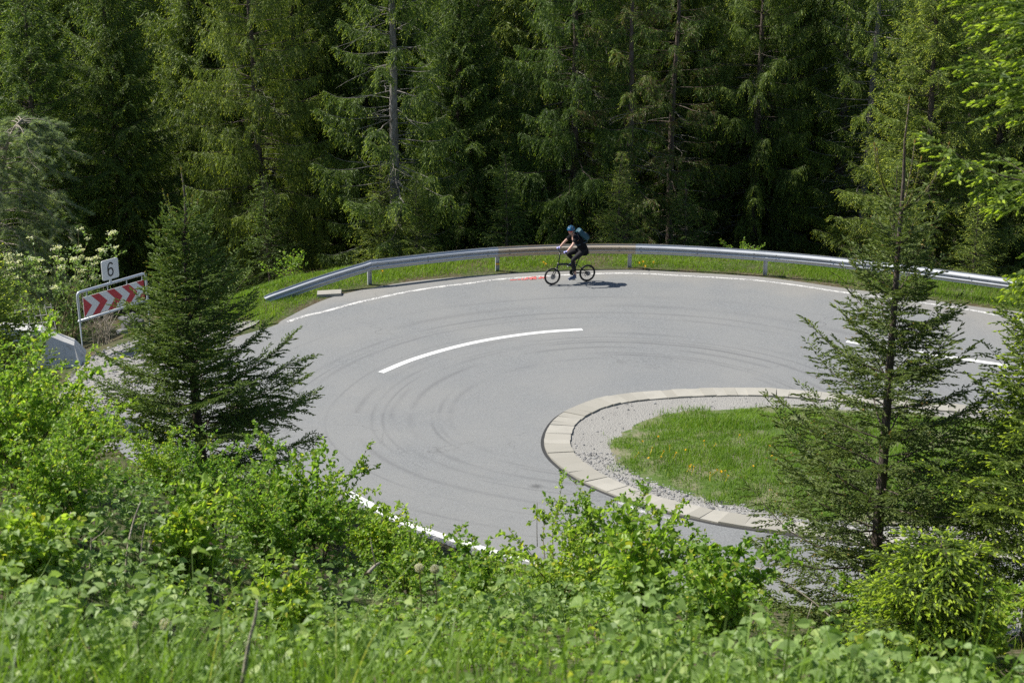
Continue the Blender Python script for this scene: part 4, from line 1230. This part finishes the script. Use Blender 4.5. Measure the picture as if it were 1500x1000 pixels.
# half-buried concrete slab below the sloping end
x, y = at(482, 431, .03); b = NB()
b.add([(-.36, -.2, -.1), (.34, -.17, -.1), (.38, .2, -.1), (-.33, .17, -.1), (-.34, -.18, .06), (.32, -.15, .05), (.36, .18, .075), (-.31, .15, .08)], [[4, 5, 6, 7], [0, 1, 5, 4], [1, 2, 6, 5], [2, 3, 7, 6], [3, 0, 4, 7]])
o = b.build('concrete_slab', M['concrete']); o.location = (x, y, zg(x, y) + .03); o.rotation_euler = (0, 0, .2)
tag(o, 'pale concrete slab in the grass below the sloping rail end', 'slab')

# ------------------------------------------------------------------ chevron board with the number plate
A = np.array(at(113, 429, 1.55)); B = np.array(at(213, 400, 1.55))
L_ = float(np.hypot(*(B - A))); ux = (B - A) / L_
yaw = math.atan2(ux[1], ux[0])
M['tube'] = plain('zinc_tube', (.50, .53, .56), .4, .4, .1, 6)
M['signw'] = plain('sign_white', (.72, .73, .72), .4, 0, .06, 3)
M['signr'] = plain('sign_red', (.47, .025, .04), .4, 0, .08, 3)
M['signk'] = plain('sign_black', (.015, .015, .015), .5)
gz = min(zg(*A), zg(*B))
cs = thing('chevron_board', 'red and white chevron board on a tube frame with a number 6 plate', 'road sign', (A[0], A[1], gz), yaw)
h0 = 1.55 - gz
b = NB()
b.tube([(0, 0, -.3), (0, 0, h0 - .10), (.012, 0, h0 - .04), (.04, 0, h0 - .012), (.10, 0, h0), (L_ - .10, 0, h0), (L_ - .04, 0, h0 - .012), (L_ - .012, 0, h0 - .04), (L_, 0, h0 - .10), (L_, 0, -.3)], .035, 10)
b.build('frame', M['tube'], cs, True)
b = NB(); b.tube([(-.04, .002, h0 - .71), (L_ + .04, .002, h0 - .71)], .032, 10); b.build('crossbar', M['tube'], cs, True)
pw_, ph = L_ - .24, .50; z0 = h0 - .64; yp = -.035
b = NB(); b.box((L_ / 2, yp, z0 + ph / 2), (pw_, .012, ph)); pn = b.build('panel', M['signw'], cs)
per = pw_ / 4.0; rb = NB(); tip_ = .16


def clip_x(poly):
    out = poly
    for lim, sgn in ((0.0, 1), (pw_, -1)):
        res = []
        for i in range(len(out)):
            a_, c_ = out[i], out[(i + 1) % len(out)]
            ia, ic = (a_[0] - lim) * sgn >= 0, (c_[0] - lim) * sgn >= 0
            if ia: res.append(a_)
            if ia != ic:
                t = (lim - a_[0]) / (c_[0] - a_[0]); res.append((lim, a_[1] + t * (c_[1] - a_[1])))
        out = res
        if not out: break
    return out


for k in range(-1, 5):
    xs = k * per - .24
    for y0, y1, s0, s1 in ((0, ph / 2, 0, tip_), (ph / 2, ph, tip_, 0)):
        q = clip_x([(xs + s0 * 1.6, y0), (xs + per * .5 + s0 * 1.6, y0), (xs + per * .5 + s1 * 1.6, y1), (xs + s1 * 1.6, y1)])
        if len(q) > 2:
            rb.add([(L_ / 2 - pw_ / 2 + a_, yp - .009, z0 + c_) for a_, c_ in q], [list(range(len(q)))])
rb.build('chevrons', M['signr'], pn)
b = NB()
for fx in (.12, .42, .70, .93):
    b.tube([(L_ * fx, -.02, h0), (L_ * fx, -.03, h0 - .15)], .014, 6); b.tube([(L_ * fx, -.02, h0 - .71), (L_ * fx, -.03, h0 - .62)], .014, 6)
b.build('brackets', M['tube'], cs)
# plate with rounded corners
def rrect(w, h, r, n=5):
    out = []
    for cx, cy, a0 in ((w / 2 - r, h / 2 - r, 0), (-w / 2 + r, h / 2 - r, 90), (-w / 2 + r, -h / 2 + r, 180), (w / 2 - r, -h / 2 + r, 270)):
        for k in range(n + 1): a = R(a0 + 90 * k / n); out.append((cx + r * math.cos(a), cy + r * math.sin(a)))
    return out
pr = rrect(.52, .50, .05); n = len(pr); b = NB(); xc, zc = L_ * .48, h0 + .36
b.add([(xc + a_, -.03, zc + c_) for a_, c_ in pr] + [(xc + a_, -.012, zc + c_) for a_, c_ in pr], [list(range(n))]); b.F.append(np.array([list(range(n, 2 * n))[::-1]])); b.F.append(np.array([(i, i + n, (i + 1) % n + n, (i + 1) % n) for i in range(n)]))
pl = b.build('number_plate', M['signw'], cs)
b = NB(); b.tube([(xc, .0, h0 - .03), (xc, .0, h0 + .25)], .03, 8); b.build('plate_bracket', M['tube'], cs)
# the digit 6, drawn as a stroke
pts = [(.075, .105), (.06, .14), (.025, .158), (-.015, .152), (-.05, .115), (-.07, .05), (-.075, -.03), (-.068, -.10), (-.04, -.145), (0, -.158), (.045, -.143), (.072, -.10), (.076, -.055), (.062, -.005), (.03, .022), (-.005, .027), (-.045, .008), (-.070, -.035)]
P = smooth_closed(np.array(pts), 4, False); T = np.gradient(P, axis=0); T /= np.linalg.norm(T, axis=1)[:, None]; Nn = np.stack([-T[:, 1], T[:, 0]], 1) * .019
K = len(P); b = NB()
b.add([(xc + q[0], -.0335, zc + q[1]) for q in P + Nn] + [(xc + q[0], -.0335, zc + q[1]) for q in P - Nn], [(i, i + K, i + K + 1, i + 1) for i in range(K - 1)])
b.build('digit', M['signk'], pl)

# ------------------------------------------------------------------ concrete wall and mesh at the left
s = Nodes('weathered_concrete'); p = s.n('TexCoord').outputs['Object']; f = s.noise(p, 2.2, 6, .65); g = s.noise(p, 30, 3)
c = s.mix(f, (.44, .435, .41), (.64, .63, .60)); c = s.mix(s.ramp(s.noise(p, 5, 3), [(.55, 0), (.7, .6)]), c, (.30, .27, .23)); s.bsdf(c, .9, 0, .2, g, .5, .01); M['wallc'] = s.m
w0 = np.array([A[0] + .15, A[1] - .25]); w1 = np.array([A[0] - 2.1, A[1] - 1.1])
b = NB(); n = 10; V = []
for k in range(n + 1):
    t = k / n; q = w0 + (w1 - w0) * t; nrm = np.array([.25, -.97]); hz = .12 + .85 * min(1, t * 2.4) ** .7; g0 = zg(*q)
    f_ = q + nrm * .85; V += [(f_[0], f_[1], g0 - .4), (f_[0] * .3 + q[0] * .7, f_[1] * .3 + q[1] * .7, g0 + hz), (q[0] - nrm[0] * .22, q[1] - nrm[1] * .22, g0 + hz + .02), (q[0] - nrm[0] * .3, q[1] - nrm[1] * .3, g0 - .4)]
F = [(k * 4 + j, k * 4 + j + 1, k * 4 + 5 + j, k * 4 + 4 + j) for k in range(n) for j in range(3)] + [(3, 2, 1, 0), (n * 4, n * 4 + 1, n * 4 + 2, n * 4 + 3)]
b.add(V, F); tag(b.build('concrete_wall', M['wallc']), 'short sloping grey concrete wall left of the chevron board', 'wall')
M['mesh'] = plain('weathered_wire', (.45, .42, .38), .6, .3)
b = NB(); o_ = w1 * .25 + w0 * .75; zb = zg(*o_) + .55
ux2 = unit(np.array([[w1[0] - w0[0], w1[1] - w0[1], 0]]))[0]; up2 = unit(np.array([[-.25, .45, .86]]))[0]
for k in range(9): b.tube([ux2 * .14 * k, ux2 * .14 * k + up2 * (1.0 - .02 * k)], .009, 5)
for k in range(6): b.tube([up2 * .18 * k, up2 * .18 * k + ux2 * 1.12], .009, 5)
o = b.build('wire_mesh_panel', M['mesh']); o.location = (o_[0], o_[1], zb)
tag(o, 'bent wire mesh panel leaning behind the concrete wall', 'fence panel')
# rocks in the shaded hollow behind the board
rg = np.random.default_rng(77)
for i, (px, py, r, lab) in enumerate([(196, 470, .30, 'grey rock in the shade below the chevron board'), (178, 482, .22, 'smaller grey rock beside the gravel under the chevron board')]):
    X = at(px, py, .1); o = stones('rock', np.zeros((1, 3)), r, rg, M['stone']); o.location = (X[0], X[1], .05); tag(o, lab, 'rock')

# ------------------------------------------------------------------ bicycle
HD = math.atan2(-.37, -1.0)
CON = (2.16, 39.72)
bike = thing('bicycle', 'black small-wheeled folding bicycle ridden on the asphalt', 'bicycle', (CON[0], CON[1], float(zroad(*CON))), HD)
M['black'] = plain('black_frame_paint', (.012, .016, .018), .3, .2, .1, 5)
M['rubber'] = plain('tyre_rubber', (.016, .016, .016), .75)
M['alu'] = plain('spoke_steel', (.25, .25, .26), .35, .7)
M['grip'] = plain('grip_rubber', (.01, .01, .01), .8)
WB = 1.08
b = NB()
b.tube([(.945, 0, .46), (.915, 0, .56), (.895, 0, .64)], .024, 10)
b.tube([(.91, 0, .575), (.78, 0, .585), (.62, 0, .57), (.48, 0, .50)], [.036, .042, .042, .036], 10, ry=[.028, .030, .030, .028])
b.tube([(.48, 0, .52), (.455, 0, .40), (.44, 0, .30)], .026, 10)
b.tube([(.44, 0, .28), (.36, 0, .47), (.315, 0, .58)], .019, 10)
b.tube([(.44, -.055, .30), (.44, .055, .30)], .028, 12)
for sg in (-1, 1):
    b.tube([(.44, sg * .03, .30), (.25, sg * .055, .27), (0, sg * .062, .25)], .011, 8)
    b.tube([(.34, sg * .02, .53), (.17, sg * .055, .40), (0, sg * .062, .25)], .009, 8)
b.build('frame', M['black'], bike, True)
b = NB()
for sg in (-1, 1): b.tube([(.93, sg * .03, .50), (.965, sg * .052, .44), (WB, sg * .055, .25)], [.016, .015, .011], 8)
b.tube([(.93, -.035, .505), (.93, .035, .505)], .017, 8); b.build('fork', M['black'], bike, True)
for nm, hx in (('wheel', 0.0), ('wheel', WB)):
    b = NB()
    for k in range(20):
        a = k * math.pi / 10; sg = 1 if k % 2 else -1
        b.tube([(hx, sg * .025, .25), (hx + .205 * math.cos(a), 0, .25 + .205 * math.sin(a))], .0014, 4, False)
    b.tube([(hx, -.05, .25), (hx, .05, .25)], .022, 10)
    wh = b.build(nm, M['alu'], bike)
    b = NB(); b.ring((hx, 0, .25), .226, .0235, n=44, m=10); b.build('tyre', M['rubber'], wh, True)
    b = NB(); b.ring((hx, 0, .25), .202, .011, n=44, m=8); b.build('rim', M['black'], wh, True)
    b = NB(); b.tube([(hx, .055, .25), (hx, .058, .25)], .075 if hx else .07, 20); b.build('brake_disc', M['alu'], wh)
b = NB(); b.tube([(.895, 0, .63), (.875, 0, .74), (.845, 0, .93)], .017, 8); b.tube([(.845, 0, .93), (.86, 0, .965)], .02, 8); b.build('stem', M['black'], bike, True)
b = NB(); b.tube([(.775, -.30, .975), (.82, -.17, .985), (.86, -.05, .968), (.86, .05, .968), (.82, .17, .985), (.775, .30, .975)], .0125, 8)
hb = b.build('handlebar', M['black'], bike, True)
for sg in (-1, 1):
    b = NB(); b.tube([(.770, sg * .305, .975), (.806, sg * .21, .983)], .018, 8); b.build('grip', M['grip'], hb, True)
    b = NB(); b.tube([(.83, sg * .15, .98), (.87, sg * .19, .96), (.86, sg * .25, .95)], .006, 6); b.build('brake_lever', M['black'], hb, True)
b = NB()
for sg in (-1, 1): b.tube([(.86, sg * .12, .965), (.93, sg * .07, .90), (.935, sg * .03, .75), (.93, sg * .03, .52)], .003, 5)
b.build('cables', M['black'], bike)
b = NB(); b.tube([(.33, 0, .56), (.24, 0, .74), (.195, 0, .855)], .0155, 10); b.build('seat_post', M['black'], bike, True)
b = NB(); n = 12; V = []
for k in range(n + 1):
    t = k / n; x = .06 + .29 * t; wdt = .075 * (1 - sstep(.25, .75, np.array(t))) + .024
    for j in range(9):
        a = math.pi * j / 8; V.append((x, wdt * math.cos(a), .865 + .028 * math.sin(a) + .012 * abs(t - .5)))
b.add(V, [(k * 9 + j, k * 9 + j + 1, k * 9 + 10 + j, k * 9 + 9 + j) for k in range(n) for j in range(8)] + [tuple(k * 9 + q for q in (0, 8, 17, 9)) for k in range(n)])
b.F.append(np.array([list(range(9))])); b.F.append(np.array([list(range(n * 9, n * 9 + 9))[::-1]]))
b.build('saddle', M['grip'], bike, True)
b = NB(); b.tube([(.44, -.066, .30), (.44, -.060, .30)], .085, 24); b.ring((.44, -.063, .30), .085, .006, n=28, m=6); b.build('chainring', M['black'], bike)
b = NB(); b.tube([(.44, -.063, .383), (0, -.063, .288)], .004, 5); b.tube([(.44, -.063, .217), (.04, -.063, .17)], .004, 5); b.build('chain', M['rubber'], bike)
b = NB()
for k, r in enumerate((.05, .044, .038, .032, .026)): b.tube([(0, -.038 - .006 * k, .25), (0, -.041 - .006 * k, .25)], r, 18)
b.tube([(.03, -.066, .24), (.05, -.066, .17), (.02, -.066, .14)], .012, 6); b.build('cassette', M['black'], bike)
PDL, PDR = np.array([.475, .12, .137]), np.array([.405, -.12, .463])
for pd, sg in ((PDL, 1), (PDR, -1)):
    b = NB(); b.tube([(.44, sg * .062, .30), (pd[0], sg * .07, pd[2])], [.013, .010], 8); b.tube([(pd[0], sg * .07, pd[2]), (pd[0], sg * .09, pd[2])], .008, 6)
    cr = b.build('crank', M['black'], bike, True)
    b = NB(); b.box((pd[0], sg * .125, pd[2]), (.085, .075, .018)); b.build('pedal', M['black'], cr)

# ------------------------------------------------------------------ cyclist
dg = lambda: bpy.context.evaluated_depsgraph_get()


def skin(verts, edges, rad, sub=2):
    me = bpy.data.meshes.new('tmp'); me.from_pydata([tuple(v) for v in verts], edges, [])
    o = bpy.data.objects.new('tmp', me); COL.objects.link(o)
    o.modifiers.new('s', 'SKIN')
    for i, r in enumerate(rad):
        r = (r, r) if not hasattr(r, '__len__') else r
        me.skin_vertices[0].data[i].radius = r
    me.skin_vertices[0].data[0].use_root = True
    sm = o.modifiers.new('u', 'SUBSURF'); sm.levels = sub; sm.render_levels = sub
    ev = o.evaluated_get(dg()); m2 = ev.to_mesh()
    V = np.empty(len(m2.vertices) * 3); m2.vertices.foreach_get('co', V)
    F = [tuple(p.vertices) for p in m2.polygons]
    V = V.reshape(-1, 3).copy(); ev.to_mesh_clear()
    bpy.data.objects.remove(o); bpy.data.meshes.remove(me)
    return V, F


def join_build(parts, name, mat, parent, remesh=None):
    me = bpy.data.meshes.new(name); V, F, n = [], [], 0
    for v, f in parts:
        V += [tuple(q) for q in v]; F += [tuple(i + n for i in q) for q in f]; n += len(v)
    me.from_pydata(V, [], F); me.update()
    o = bpy.data.objects.new(name, me); COL.objects.link(o)
    if remesh:
        md = o.modifiers.new('r', 'REMESH'); md.mode = 'VOXEL'; md.voxel_size = remesh
        sm = o.modifiers.new('c', 'SMOOTH'); sm.factor = .5; sm.iterations = 3
        ev = o.evaluated_get(dg()); m2 = bpy.data.meshes.new_from_object(ev); o.modifiers.clear(); o.data = m2; bpy.data.meshes.remove(me); me = m2; me.name = name
    me.materials.clear(); me.materials.append(mat)
    me.polygons.foreach_set('use_smooth', [True] * len(me.polygons))
    o.parent = parent; return o


def ell(c, r, rot=None, n=16, m=12, fn=None):
    V, F = [], []
    for i in range(m + 1):
        a = math.pi * i / m
        for j in range(n):
            q = 2 * math.pi * j / n; v = np.array([math.sin(a) * math.cos(q), math.sin(a) * math.sin(q), math.cos(a)])
            if fn: v = fn(v)
            V.append(v * r)
    for i in range(m):
        for j in range(n): F.append((i * n + j, i * n + (j + 1) % n, (i + 1) * n + (j + 1) % n, (i + 1) * n + j)[::-1])
    V = np.array(V)
    if rot is not None: V = V @ np.array(rot).T
    return V + np.asarray(c), F


M['skin'] = plain('skin', (.52, .31, .23), .5, 0, .06, 20)
M['tee'] = plain('black_cotton', (.010, .010, .011), .9, 0, .2, 30, .12)
M['tights'] = plain('black_leggings', (.012, .012, .014), .7, 0, .2, 30, .2)
M['glove'] = plain('lilac_glove', (.38, .38, .74), .7, 0, .15, 30)
M['shoe'] = plain('blue_grey_shoe', (.05, .075, .14), .6, 0, .3, 25)
M['sole'] = plain('pale_sole', (.42, .44, .48), .7)
M['helmet'] = plain('blue_helmet_shell', (.015, .095, .19), .3, 0, .1, 10)
M['vent'] = plain('helmet_vent', (.01, .012, .015), .6)
M['lens'] = plain('red_mirror_lens', (.45, .03, .02), .12, .4)
M['teal'] = plain('teal_pack_fabric', (.007, .06, .09), .6, 0, .2, 18)
M['packd'] = plain('dark_pack_fabric', (.012, .03, .045), .7, 0, .2, 18)
M['hair'] = plain('brown_hair', (.07, .04, .022), .6)
per_ = thing('person', 'cyclist in black shirt and leggings with blue helmet, looking aside', 'person', tuple(bike.location), HD)
pel = np.array([.15, 0, .955]); mid = np.array([.20, 0, 1.10]); chs = np.array([.335, 0, 1.27]); nkb = np.array([.44, 0, 1.385]); nkt = np.array([.49, .01, 1.455]); hd = np.array([.535, .025, 1.545])
shl, shr = np.array([.425, .165, 1.345]), np.array([.435, -.165, 1.345])
ell_, elr = np.array([.575, .245, 1.165]), np.array([.60, -.25, 1.175])
wrl, wrr = np.array([.735, .262, 1.015]), np.array([.74, -.262, 1.02])
hal, har = np.array([.785, .258, .995]), np.array([.79, -.258, .998])
hpl, hpr = np.array([.16, .085, .93]), np.array([.16, -.085, .93])
knl, knr = np.array([.525, .105, .69]), np.array([.595, -.10, .845])
anl, anr = np.array([.415, .12, .285]), np.array([.325, -.115, .575])
V = [pel, mid, chs, nkb, nkt, hd - [.01, 0, .03], shl, (shl + ell_) / 2, ell_, (ell_ + wrl) / 2 + [-.005, 0, .005], wrl, hal, shr, (shr + elr) / 2, elr, (elr + wrr) / 2, wrr, har, hpl, (hpl + knl) / 2, knl, knl * .6 + anl * .4 + [-.02, 0, 0], anl, hpr, (hpr + knr) / 2, knr, knr * .6 + anr * .4 + [-.02, 0, 0], anr, PDL + [-.04, 0, .055], PDL + [.085, 0, .038], PDR + [-.04, 0, .055], PDR + [.085, 0, .038]]
E_ = [(0, 1), (1, 2), (2, 3), (3, 4), (4, 5), (2, 6), (6, 7), (7, 8), (8, 9), (9, 10), (10, 11), (2, 12), (12, 13), (13, 14), (14, 15), (15, 16), (16, 17), (0, 18), (18, 19), (19, 20), (20, 21), (21, 22), (0, 23), (23, 24), (24, 25), (25, 26), (26, 27), (22, 28), (28, 29), (27, 30), (30, 31)]
Rr = [(.13, .15), (.11, .135), (.115, .155), .062, .052, .06, .056, .046, .040, .040, .027, .030, .056, .046, .040, .040, .027, .030, .088, .080, .056, .055, .035, .088, .080, .056, .055, .035, .036, .028, .036, .028]
bodyp = [skin(V, E_, Rr)]
# head: skull, jaw, nose, brow, ears; turned to the rider's left
yawh = R(52); Rh = np.array(Matrix.Rotation(yawh, 3, 'Z') @ Matrix.Rotation(R(8), 3, 'Y'))


def headfn(v):
    x, y, z = v
    if z < 0: y *= 1 + .30 * z; x *= 1 + .08 * z
    if x > .2: x = x * (1 - .06 * abs(y))
    nose = .16 * math.exp(-((z + .12) ** 2) / .03 - y * y / .018) if x > 0 else 0
    chin = .05 * math.exp(-((z + .75) ** 2) / .03 - y * y / .08) if x > 0 else 0
    eye = -.05 * math.exp(-((z - .05) ** 2) / .012 - ((abs(y) - .35) ** 2) / .02) if x > 0 else 0
    mouth = -.03 * math.exp(-((z + .45) ** 2) / .002 - y * y / .05) + .03 * math.exp(-((z + .39) ** 2) / .002 - y * y / .04) if x > 0 else 0
    return np.array([x + nose + chin + eye + mouth, y, z])


bodyp.append(ell(hd, np.array([.098, .078, .118]), Rh, 48, 36, headfn))
for sg in (-1, 1): bodyp.append(ell(hd + Rh @ np.array([-.005, sg * .078, -.01]), np.array([.02, .009, .03]), Rh, 10, 8))
bd = join_build(bodyp, 'body', M['skin'], per_, .007)
# lips and brows read as darker skin
M['lip'] = plain('lips', (.40, .14, .12), .45)
join_build([ell(hd + Rh @ np.array([.094, 0, -.052]), np.array([.006, .022, .007]), Rh, 12, 8)], 'lips', M['lip'], per_)
# shirt with short sleeves
sl, sr_ = shl + (ell_ - shl) * .62, shr + (elr - shr) * .62
def loft(P, rx, ry, seg=16):
    b = NB(); b.tube(np.array(P), rx, seg, True, ry=ry)
    return np.concatenate(b.V), [tuple(int(i) for i in f) for q in b.F for f in q]


join_build([loft([pel + [-.05, 0, -.13], pel + [-.02, 0, -.03], mid, chs, nkb + [-.012, 0, -.012]], [.168, .170, .158, .172, .078], [.135, .142, .135, .130, .070]),
            loft([shl * [1, .45, 1], shl, shl * .55 + sl * .45, sl], [.08, .078, .068, .066], [.08, .078, .068, .066], 12), loft([shr * [1, .45, 1], shr, shr * .55 + sr_ * .45, sr_], [.08, .078, .068, .066], [.08, .078, .068, .066], 12),
            ell(shl, np.array([.078, .078, .078])), ell(shr, np.array([.078, .078, .078]))], 'shirt', M['tee'], per_, .009)
join_build([skin([pel + [0, 0, -.01], hpl, (hpl + knl) / 2, knl, knl * .6 + anl * .4 + [-.02, 0, 0], anl + (knl - anl) * .12, hpr, (hpr + knr) / 2, knr, knr * .6 + anr * .4 + [-.02, 0, 0], anr + (knr - anr) * .12], [(0, 1), (1, 2), (2, 3), (3, 4), (4, 5), (0, 6), (6, 7), (7, 8), (8, 9), (9, 10)], [(.110, .135), .098, .088, .063, .061, .041, .098, .088, .063, .061, .041]), ell(pel + [.02, 0, .0], np.array([.140, .165, .13]), None, 20, 14)], 'leggings', M['tights'], per_, .008)
for pd in (PDL, PDR):
    up = np.array([0, 0, 1.0]); th = R(-12) if pd is PDL else R(-6)
    Rs = np.array(Matrix.Rotation(-th, 3, 'Y'))
    c0 = pd + [.03, 0, .055]
    so = join_build([ell(c0 + Rs @ np.array([.015, 0, 0]), np.array([.135, .047, .042]), Rs, 18, 12), ell(c0 + Rs @ np.array([-.07, 0, .03]), np.array([.052, .040, .055]), Rs, 14, 10)], 'shoe', M['shoe'], per_, .008)
    join_build([ell(c0 + Rs @ np.array([.01, 0, -.036]), np.array([.140, .048, .014]), Rs, 18, 8)], 'sole', M['sole'], so)
for w_, h_, sg in ((wrl, hal, 1), (wrr, har, -1)):
    parts = [skin([w_, w_ * .5 + h_ * .5 + [0, 0, .008], h_ + [0, 0, .014]], [(0, 1), (1, 2)], [(.032, .032), (.042, .024), (.043, .020)], 2)]
    ct = np.array([.7895, sg * .258, .979]); bx = np.array([.36, -sg * .93, .0]) * -1
    for k in range(4):   # four fingers closing over the grip
        o_ = (k - 1.5) * .0195; root = h_ + [.012, o_ * sg * -1, .016]
        ln = (.92, 1.05, 1.0, .82)[k]
        parts.append(skin([root, root + np.array([.026, 0, .002]) * ln, root + np.array([.038, 0, -.018]) * ln, root + np.array([.030, 0, -.038]) * ln, root + np.array([.010, 0, -.046]) * ln], [(0, 1), (1, 2), (2, 3), (3, 4)], [.0095, .0095, .009, .0085, .0075], 1))
    root = h_ + [-.012, -sg * .034, .008]
    parts.append(skin([root, root + [.014, -sg * .018, -.012], root + [.026, -sg * .020, -.034]], [(0, 1), (1, 2)], [.0115, .0105, .009], 1))
    join_build(parts, 'glove', M['glove'], per_, .0045)
# helmet with vents, sunglasses, hair


def helmfn(v):
    x, y, z = v
    z2 = max(z, -.12 - .16 * (x < 0) * abs(x))
    return np.array([x * 1.0, y, z2])


Rq = np.array(Matrix.Rotation(yawh, 3, 'Z') @ Matrix.Rotation(R(4), 3, 'Y'))
hc = hd + [0, 0, .040]
hl = join_build([ell(hc, np.array([.140, .112, .112]), Rq, 32, 20, helmfn)], 'helmet', M['helmet'], per_)
vp = []
for yy in (-.062, -.024, .024, .062):
    for xx, ln in ((.085, .030), (.025, .030), (-.05, .03)):
        zt = .112 * math.sqrt(max(0, 1 - (xx / .14) ** 2 - (yy / .112) ** 2))
        sl_ = math.atan2(xx / .14 ** 2, zt / .112 ** 2)
        Rv = Rq @ np.array(Matrix.Rotation(sl_, 3, 'Y'))
        vp.append(ell(hc + Rq @ np.array([xx, yy, zt]), np.array([ln, .0105, .008]), Rv, 12, 8))
join_build(vp, 'vents', M['vent'], hl)
M['strap'] = M['vent']
gl = []
for sg in (-1, 1): gl.append(ell(hd + Rh @ np.array([.088, sg * .033, .008]), np.array([.012, .034, .021]), Rh @ np.array(Matrix.Rotation(sg * .35, 3, 'Z')), 14, 10))
sgl = join_build(gl, 'sunglasses', M['lens'], per_)
b = NB()
for sg in (-1, 1): b.tube([hd + Rh @ np.array([.075, sg * .066, .014]), hd + Rh @ np.array([.0, sg * .082, .012])], .004, 5)
b.build('temple', M['vent'], sgl)
b = NB()
for sg in (-1, 1): b.tube([hd + Rh @ np.array([.01, sg * .084, .03]), hd + Rh @ np.array([.02, sg * .078, -.04]), hd + Rh @ np.array([.045, sg * .03, -.112]), hd + Rh @ np.array([.05, 0, -.122])], .004, 5)
b.build('chin_strap', M['vent'], hl)
join_build([ell(hd + Rh @ np.array([-.03, 0, -.02]), np.array([.085, .084, .085]), Rh, 20, 14)], 'hair', M['hair'], per_)
# backpack
bv = unit(np.array([nkb - pel]))[0]; bn = np.array([-bv[2], 0, bv[0]])
bpk = thing('backpack', 'teal backpack on the cyclist\'s back', 'backpack', tuple(bike.location), HD)
cc = np.array([.30, 0, 1.29]) + bn * .172
Rb = np.column_stack([bn, [0, 1, 0], bv]); Rb = Rb @ np.array(Matrix.Rotation(R(-14), 3, 'Y'))


def sq(p): return lambda v: np.sign(v) * np.abs(v) ** p


join_build([ell(cc, np.array([.082, .135, .205]), Rb, 28, 20, sq(.55))], 'bag', M['teal'], bpk)
join_build([ell(cc + Rb @ np.array([.065, 0, -.075]), np.array([.04, .105, .10]), Rb, 24, 16, sq(.55))], 'front_pocket', M['packd'], bpk)
join_build([ell(cc + Rb @ np.array([.015, 0, .165]), np.array([.085, .13, .055]), Rb, 24, 16, sq(.6))], 'lid', M['teal'], bpk)
for sg in (-1, 1):
    b = NB(); o1 = cc + Rb @ np.array([-.07, sg * .09, .20])
    b.tube([o1, nkb + [-.05, sg * .115, .035], shl * [1, 0, 1] + [.055, sg * .125, .02], chs + [.13, sg * .13, -.03], chs + [.06, sg * .165, -.14], cc + Rb @ np.array([-.06, sg * .12, -.19])], .008, 8, ry=.022)
    b.build('strap', M['packd'], bpk, True)

# ------------------------------------------------------------------ light
SUN = np.array([-.80, .20, 1.0]); SUN /= np.linalg.norm(SUN)
el = math.asin(SUN[2]); azm = math.atan2(SUN[0], SUN[1])
wd = bpy.data.worlds.new('World'); sc.world = wd; wd.use_nodes = True
nt = wd.node_tree
bg = nt.nodes['Background']; sk = nt.nodes.new('ShaderNodeTexSky'); sk.sky_type = 'NISHITA'; sk.sun_disc = False
sk.sun_elevation = el; sk.sun_rotation = azm; sk.altitude = 900
nt.links.new(sk.outputs[0], bg.inputs[0]); bg.inputs[1].default_value = .085
sd = bpy.data.lights.new('sun', 'SUN'); sd.energy = 4.9; sd.angle = R(.53); sd.color = (1.0, .955, .88)
so = bpy.data.objects.new('sun', sd); COL.objects.link(so)
so.rotation_euler = Vector(SUN).to_track_quat('Z', 'Y').to_euler(); so.location = (-30, 5, 60)

sc.view_settings.view_transform = 'Standard'; sc.view_settings.look = 'None'; sc.view_settings.gamma = 1; sc.view_settings.exposure = .64
sc.render.engine = 'CYCLES'
cy = sc.cycles
cy.max_bounces = 6; cy.diffuse_bounces = 3; cy.glossy_bounces = 2; cy.transmission_bounces = 4; cy.transparent_max_bounces = 6
cy.use_denoising = False
cy.sample_clamp_indirect = 6
sc.render.film_transparent = False
